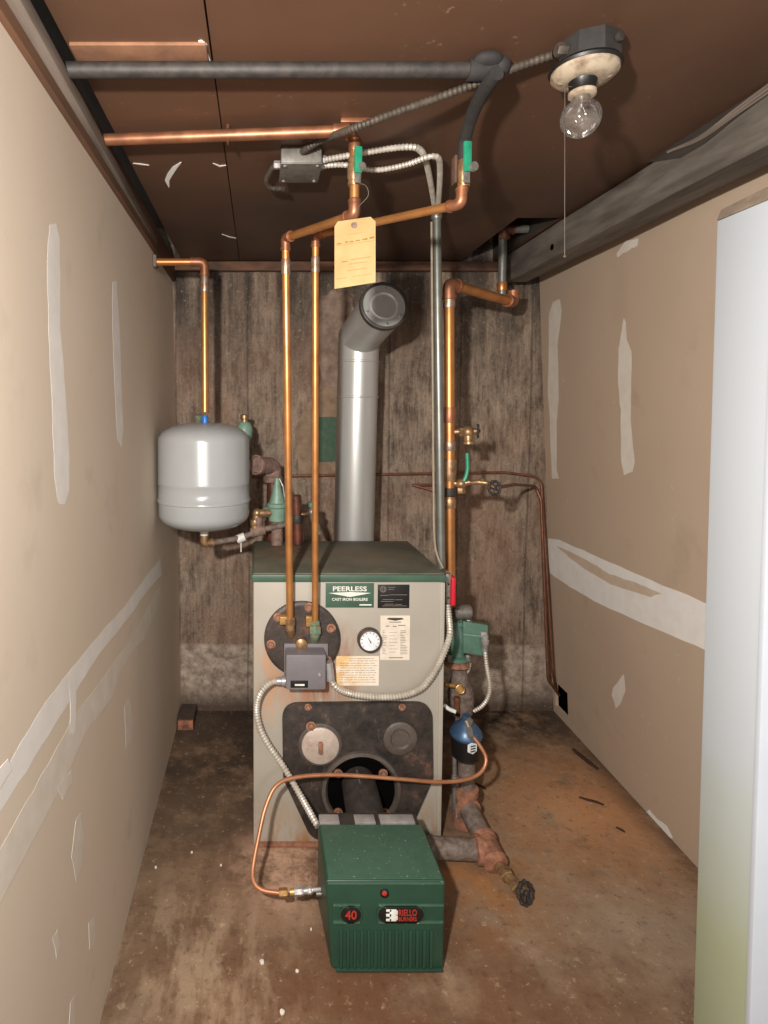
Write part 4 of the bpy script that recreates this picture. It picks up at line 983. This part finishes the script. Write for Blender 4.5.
m = MB(); q = at(485,637,YR-.065); m.lathe(q+Vector((0,0,.006)), (0,0,-1), [(0,.010),(.014,.010),(.016,.013),(.028,.012),(.032,.009),(.05,.0085)], 16); m.box(q.x-.012, q.x+.008, q.y, q.y+.02, q.z-.005, q.z+.015, .003); part('cable_connector', m, 'silver', pu)
for dz in (-.062, .056):
    for sx in (-1,1):
        m = MB(); hexnut(m, c+Vector((sx*.03,-.022,dz-.008)), (0,0,1), .009, .022); part('flange_bolt', m, 'steel', pu)
m = MB(); m.lathe(c-Vector((0,0,.095)), (0,0,1), [(0,.034),(.004,.040),(.014,.040),(.018,.034)], 26); part('flange', m, 'rust_red', pu)
tag(part('white_whip'.replace('white_whip','flexible_conduit'), flex(MB(), [q-Vector((0,0,.04)), at(486.5,665,YR-.06), at(489.5,685,YR-.05), at(488,697,YR-.04), at(482,706,YR-.03), at(474,711,YR-.02)], .0062), 'flex'), 'white flexible conduit hanging in a loop from the green pump', 'cable')
tag(part('flexible_conduit', flex(MB(), [at(470,662,YR+.02), at(468,670,YR+.02), at(463,676,YR+.02), at(457,680,YR+.02)], .006), 'flex'), 'short white flexible conduit just under the green pump', 'cable')
# brown flow valve below the pump
fv = thing('flow_valve', 'brown egg shaped iron valve under the green pump with a brass gauge port', 'valve', at(462,715,YR))
c0_ = at(462,715,YR); c1_ = at(459,668,YR); d = c1_-c0_; L = d.length
m = MB(); m.lathe(c0_, d, [(0,.028),(.01,.036),(L*.35,.042),(L*.6,.038),(L*.85,.026),(L,.02)], 26); m.lathe(c0_+d*.45, d, [(0,.0395),(.002,.0425),(.006,.0425),(.008,.039)], 26, False, False); part('body', m, 'grey_iron', fv)
m = MB(); m.cyl(c1_-d*.05, at(457,658,YR), .02, 18); part('nipple', m, 'iron', fv)
m = MB(); m.cyl(Vector((c0_.x,c0_.y,0)), c0_+Vector((0,0,.01)), .022, 18); part('lower_pipe', m, 'iron', fv)
g_ = at(458.5,688,YR-.045); m = MB(); m.lathe(g_, (-.1,-1,.2), [(0,.010),(.012,.010),(.014,.012),(.02,.011)], 18); m.torus(g_+Vector((0,-.018,.004)), (-.1,-1,.2), .013, .003, 20, 8); m.cyl(g_+Vector((-.045,.0,.012)), g_+Vector((-.01,0,.006)), .007, 12, .001); part('gauge_port', m, 'yellow_brass', fv)
m = MB(); m.lathe(at(457,697,YR-.045), (0,0,-1), [(0,.010),(.012,.011),(.016,.009),(.05,.008)], 12); part('drain_stem', m, 'copper_dull', fv)
# oil filter
of_ = thing('oil_filter', 'oil filter with blue cap and black canister beside the boiler right side', 'filter', at(465,757,1.80))
YO = 1.80; c = at(466,733,YO)
m = MB(); m.lathe(Vector((c.x,YO,at(0,759,YO).z)), (.0,.0,1), [(0,.02),(.004,.034),(.012,.042),(.075,.0445),(.078,.045)], 30); cn = part('canister', m, 'black', of_)
zc_ = at(466,732,YO).z
m = MB(); m.lathe((c.x,YO,zc_-.012), (0,-.05,1), [(0,.046),(.008,.049),(.018,.046),(.034,.034),(.046,.02),(.056,.014),(.068,.012)], 30); cpb = part('cap', m, 'blue_cap', of_, label='blue domed cap')
m = MB(); hexnut(m, (c.x,YO-.02,zc_+.035), (0,-.5,1), .012, .02); hexnut(m, at(469,727,1.762), (.1,-.5,-1), .010, .03); m.tube([(c.x,YO-.022,zc_+.05), at(467,722,1.77), at(469,727,1.764)], .008, 10); part('fitting', m, 'steel', cpb)
m = MB(); lq = at(471.5,748,YO-.047); s = Vector((.82,.57*.5,0)).normalized()
m.prism([lq-s*.014+Vector((0,0,-.010)), lq+Vector((0,0,-.017)), lq+s*.014+Vector((0,0,-.010)), lq+s*.014+Vector((0,0,.012)), lq+Vector((0,0,.017)), lq-s*.014+Vector((0,0,.012))], (.003,-.004,0)); lb_ = part('sticker', m, 'white_paint', cn, label='white sticker')
m = MB(); nn = Vector((.003,-.004,0))*1.02
for i in range(3):
    o_ = lq+nn+Vector((0,0,-.008+.008*i)); m.prism([o_-s*.009-Vector((0,0,.0022)), o_+s*.009-Vector((0,0,.0022)), o_+s*.009+Vector((0,0,.0022)), o_-s*.009+Vector((0,0,.0022))], Vector((.0004,-.0006,0)))
part('sticker_print', m, 'blue_cap', lb_)
m = MB(); m.tube(spline([at(444,705,YO+.02), at(449,709,YO+.01), at(456,712,YO)], .004), .006, 10); part('supply_tube', m, 'white_plastic', of_)
# lower piping to the floor
fp_ = thing('floor_pipe', 'rusty iron pipes lying on the floor right of the burner, with two reddish tees', 'pipe', (.66, 1.85, 0))
def fl_(px, py, z): return onz(px, py, z)
rP = .031
base_ = onz(463,826,0)
pT = at(467,801,base_.y); pJ = fl_(489,850,.042); pE = fl_(507,876,.036); zR = at(466,752,base_.y).z
XT = at(464,801,base_.y).x; pT.x = XT
m = MB(); m.cyl(Vector((XT+.006,base_.y,.06)), Vector((XT+.006,base_.y,zR)), .026, 22); part('riser', m, 'grey_iron', fp_)
m = MB(); xd = at(453,770,base_.y).x
m.cyl(Vector((xd,base_.y-.02,.07)), Vector((xd,base_.y-.01,zR)), .0065, 12); hexnut(m, Vector((xd,base_.y-.02,at(453,785,base_.y-.02).z)), (0,0,1), .012, .03); m.tube([Vector((xd,base_.y-.02,.08)), at(456,808,base_.y-.03), at(457,818,base_.y-.04)], .0045, 10); part('drain_tube', m, 'steel', fp_)
dJ = (pJ-pT).normalized()
m = MB(); m.tube([pT, pJ], .030, 22); part('pipe', m, 'grey_iron', fp_)
m = MB(); m.cyl(Vector((XT,base_.y,.002)), Vector((XT,base_.y,.12)), .034, 24, .004); m.lathe(pT, dJ, [(0,.033),(.020,.034),(.022,.039),(.034,.039),(.036,.031)], 24); m.lathe(Vector((XT+.003,base_.y,.105)), (0,0,1), [(0,.034),(.003,.040),(.022,.040),(.025,.034)], 24); part('tee', m, 'rust_red', fp_, label='reddish rusty tee')
m = MB(); m.lathe(pJ-dJ*.042, dJ, [(0,.031),(.003,.038),(.014,.038),(.017,.034),(.072,.034),(.075,.036),(.086,.034),(.092,.022)], 24)
pL = Vector((.46, pJ.y+.012, .042)); dl = (pL-pJ).normalized()
m.lathe(pJ, dl, [(0,.034),(.022,.034),(.024,.040),(.038,.040),(.041,.031)], 24); part('tee', m, 'rust_red', fp_, label='reddish rusty tee')
m = MB(); m.tube([pJ, pL], .030, 22); part('branch_pipe', m, 'grey_iron', fp_)
pV = fl_(525,893,.035)
m = MB(); m.tube([pJ+dJ*.03, pE, pV], .0145, 16); hexnut(m, pE-dJ*.015, dJ, .02, .02); hexnut(m, pE+(pV-pE)*.45, dJ, .018, .018); dvl = part('drain_cock', m, 'brass', fp_)
handwheel(pV, Vector((.45,-.8,.35)), .024, dvl, 'black_iron', 6)

# thin copper lines along the back wall and down the right corner
def thin(name, label, pts, r, mat):
    t = MB(); t.tube(pts, r, 10, .05); return tag(part(name, t, mat), label, 'pipe')
yb = YB-.018
thin('thin_copper_line', 'thin copper line across the concrete wall, upper of two, bending down the right corner', [at(252,477,yb), at(340,475,yb), at(505,472.5,yb), Vector((at(541,476,yb-.02).x, yb-.02, at(533,477,yb-.02).z)), at(553,672,yb-.08), onright(556,690,.007)], .0058, 'copper_dark')
thin('thin_copper_line', 'thin copper line from the right riser valves, lower of two, bending down the right corner', [at(500,487,YR-.03)+Vector((0,0,0)), at(515,484.5,2.2), at(535,486,yb-.03), at(541,500,yb-.05), at(548,680,yb-.10), onright(559,695,.007)], .0058, 'copper_dark')
ws = thing('wall_stub', 'short copper stub with a bent end on the concrete wall left of the conduit', 'pipe', at(425,486,yb))
m = MB(); m.tube([at(412,485,yb), at(434,485,yb), at(446,484,yb)], .006, 10); m.tube([at(412,485,yb), at(435,491,yb-.03)], .005, 10); part('tube', m, 'copper_dark', ws)

# ================================================================== LOOSE THINGS ON THE FLOOR
b0 = onz(178,729,0); bk = thing('brick', 'old red brick lying in the back left corner of the floor', 'brick', (b0.x+.02, b0.y+.06, 0))
x0, x1 = onz(178,728,0).x, onz(194,728,0).x; yb0 = onz(180,730,0).y
m = MB(); m.box(x0, x1, yb0, yb0+.13, 0, .045, .004); part('sooty_body', m, 'brick_dark', bk)
m = MB(); m.box(x0+.002, x1-.002, yb0-.006, yb0+.004, .002, .042, .003); part('broken_end', m, 'brick', bk, label='orange broken end')
def sliver(px, w, label, name='wood_sliver'):
    pts = [onz(a, b, .003) for a, b in px]; m = MB(); L = []; R_ = []
    for i, p in enumerate(pts):
        t = pts[min(i+1,len(pts)-1)]-pts[max(i-1,0)]; t = Vector((-t.y,t.x,0)).normalized(); k = w*(1 if 0 < i < len(pts)-1 else .5); L.append(p+t*k); R_.append(p-t*k)
    m.prism([Vector((v.x,v.y,.0)) for v in L+R_[::-1]], (0,0,.006), .001)
    return tag(part(name, m, 'sliver'), label, 'debris')
sliver([(573,749),(580,755),(590,763),(598,769)], .008, 'dark wood sliver lying along the foot of the right wall')
sliver([(579,797),(588,800),(597,802),(604,805)], .003, 'thin dark twig on the floor in front of the right wall', 'twig')
sliver([(616,827),(622,830),(625,832)], .002, 'tiny dark twig on the floor near the chipped wall foot', 'twig')
sliver([(473,783),(479,785),(486,789)], .003, 'small dark twig beside the rusty floor tee', 'twig')
def chip(px, py, s, seed, label, group=None):
    r = random.Random(seed); c = onz(px, py, 0); m = MB(); n = 7
    m.prism([Vector((c.x+s*(.6+.6*r.random())*math.cos(2*PI*k/n), c.y+s*(.6+.6*r.random())*math.sin(2*PI*k/n), 0)) for k in range(n)], (0,0,.005), .0008)
    return tag(part('plaster_chip', m, 'chip'), label, 'debris', group)
chip(262,963,.007,1,'white plaster chip on the floor left of the green burner','plaster chips on the floor')
chip(297,972,.004,2,'small white plaster chip nearest the lower left corner of the green burner','plaster chips on the floor')
chip(311,930,.003,3,'tiny white plaster chip just left of the burner cover','plaster chips on the floor')
chip(192,853,.004,4,'small white plaster chip on the floor midway to the left wall','plaster chips on the floor')
chip(221,866,.003,5,'tiny white plaster chip on the floor near the copper oil loop','plaster chips on the floor')
chip(282,1013,.006,6,'white plaster chip at the front edge of the floor','plaster chips on the floor')
chip(156,868,.004,8,'plaster chip close to the left wall foot','plaster chips on the floor')

# ================================================================== CAMERA, LIGHT
cam = bpy.data.cameras.new('camera'); co = bpy.data.objects.new('camera', cam); C.objects.link(co)
co.location = CAM; co.rotation_euler = (PI/2-PITCH, 0, 0)
cam.sensor_width = 36; cam.lens = F/1024*36; cam.shift_x = (384-PX)/1024; cam.shift_y = -(512-CY)/1024; cam.clip_start = .02
bpy.context.scene.camera = co
def area(name, loc, target, size, watts, color):
    l = bpy.data.lights.new(name, 'AREA'); l.shape = 'DISK'; l.size = size; l.energy = watts; l.color = color
    o = bpy.data.objects.new(name, l); C.objects.link(o); o.location = loc
    o.rotation_euler = (Vector(target)-Vector(loc)).to_track_quat('-Z', 'Y').to_euler(); return o
area('flash', (-.24, -.05, 1.52), (.6, 2.2, .7), .06, 47, (1, .96, .91))
rl = bpy.data.lights.new('fill_light', 'POINT'); rl.energy = 64; rl.shadow_soft_size = .25; rl.color = (1, .96, .92)  # unseen fill added behind the camera to lift the left wall and room depth
ro = bpy.data.objects.new('fill_light', rl); C.objects.link(ro); ro.location = (.42, -1.6, 1.5)
w = bpy.data.worlds.new('world'); bpy.context.scene.world = w; w.use_nodes = True
w.node_tree.nodes['Background'].inputs[0].default_value = (1, .97, .93, 1); w.node_tree.nodes['Background'].inputs[1].default_value = .42
vs = bpy.context.scene.view_settings
vs.view_transform = 'Standard'; vs.look = 'None'; vs.exposure = .08; vs.gamma = 1; vs.use_curve_mapping = False
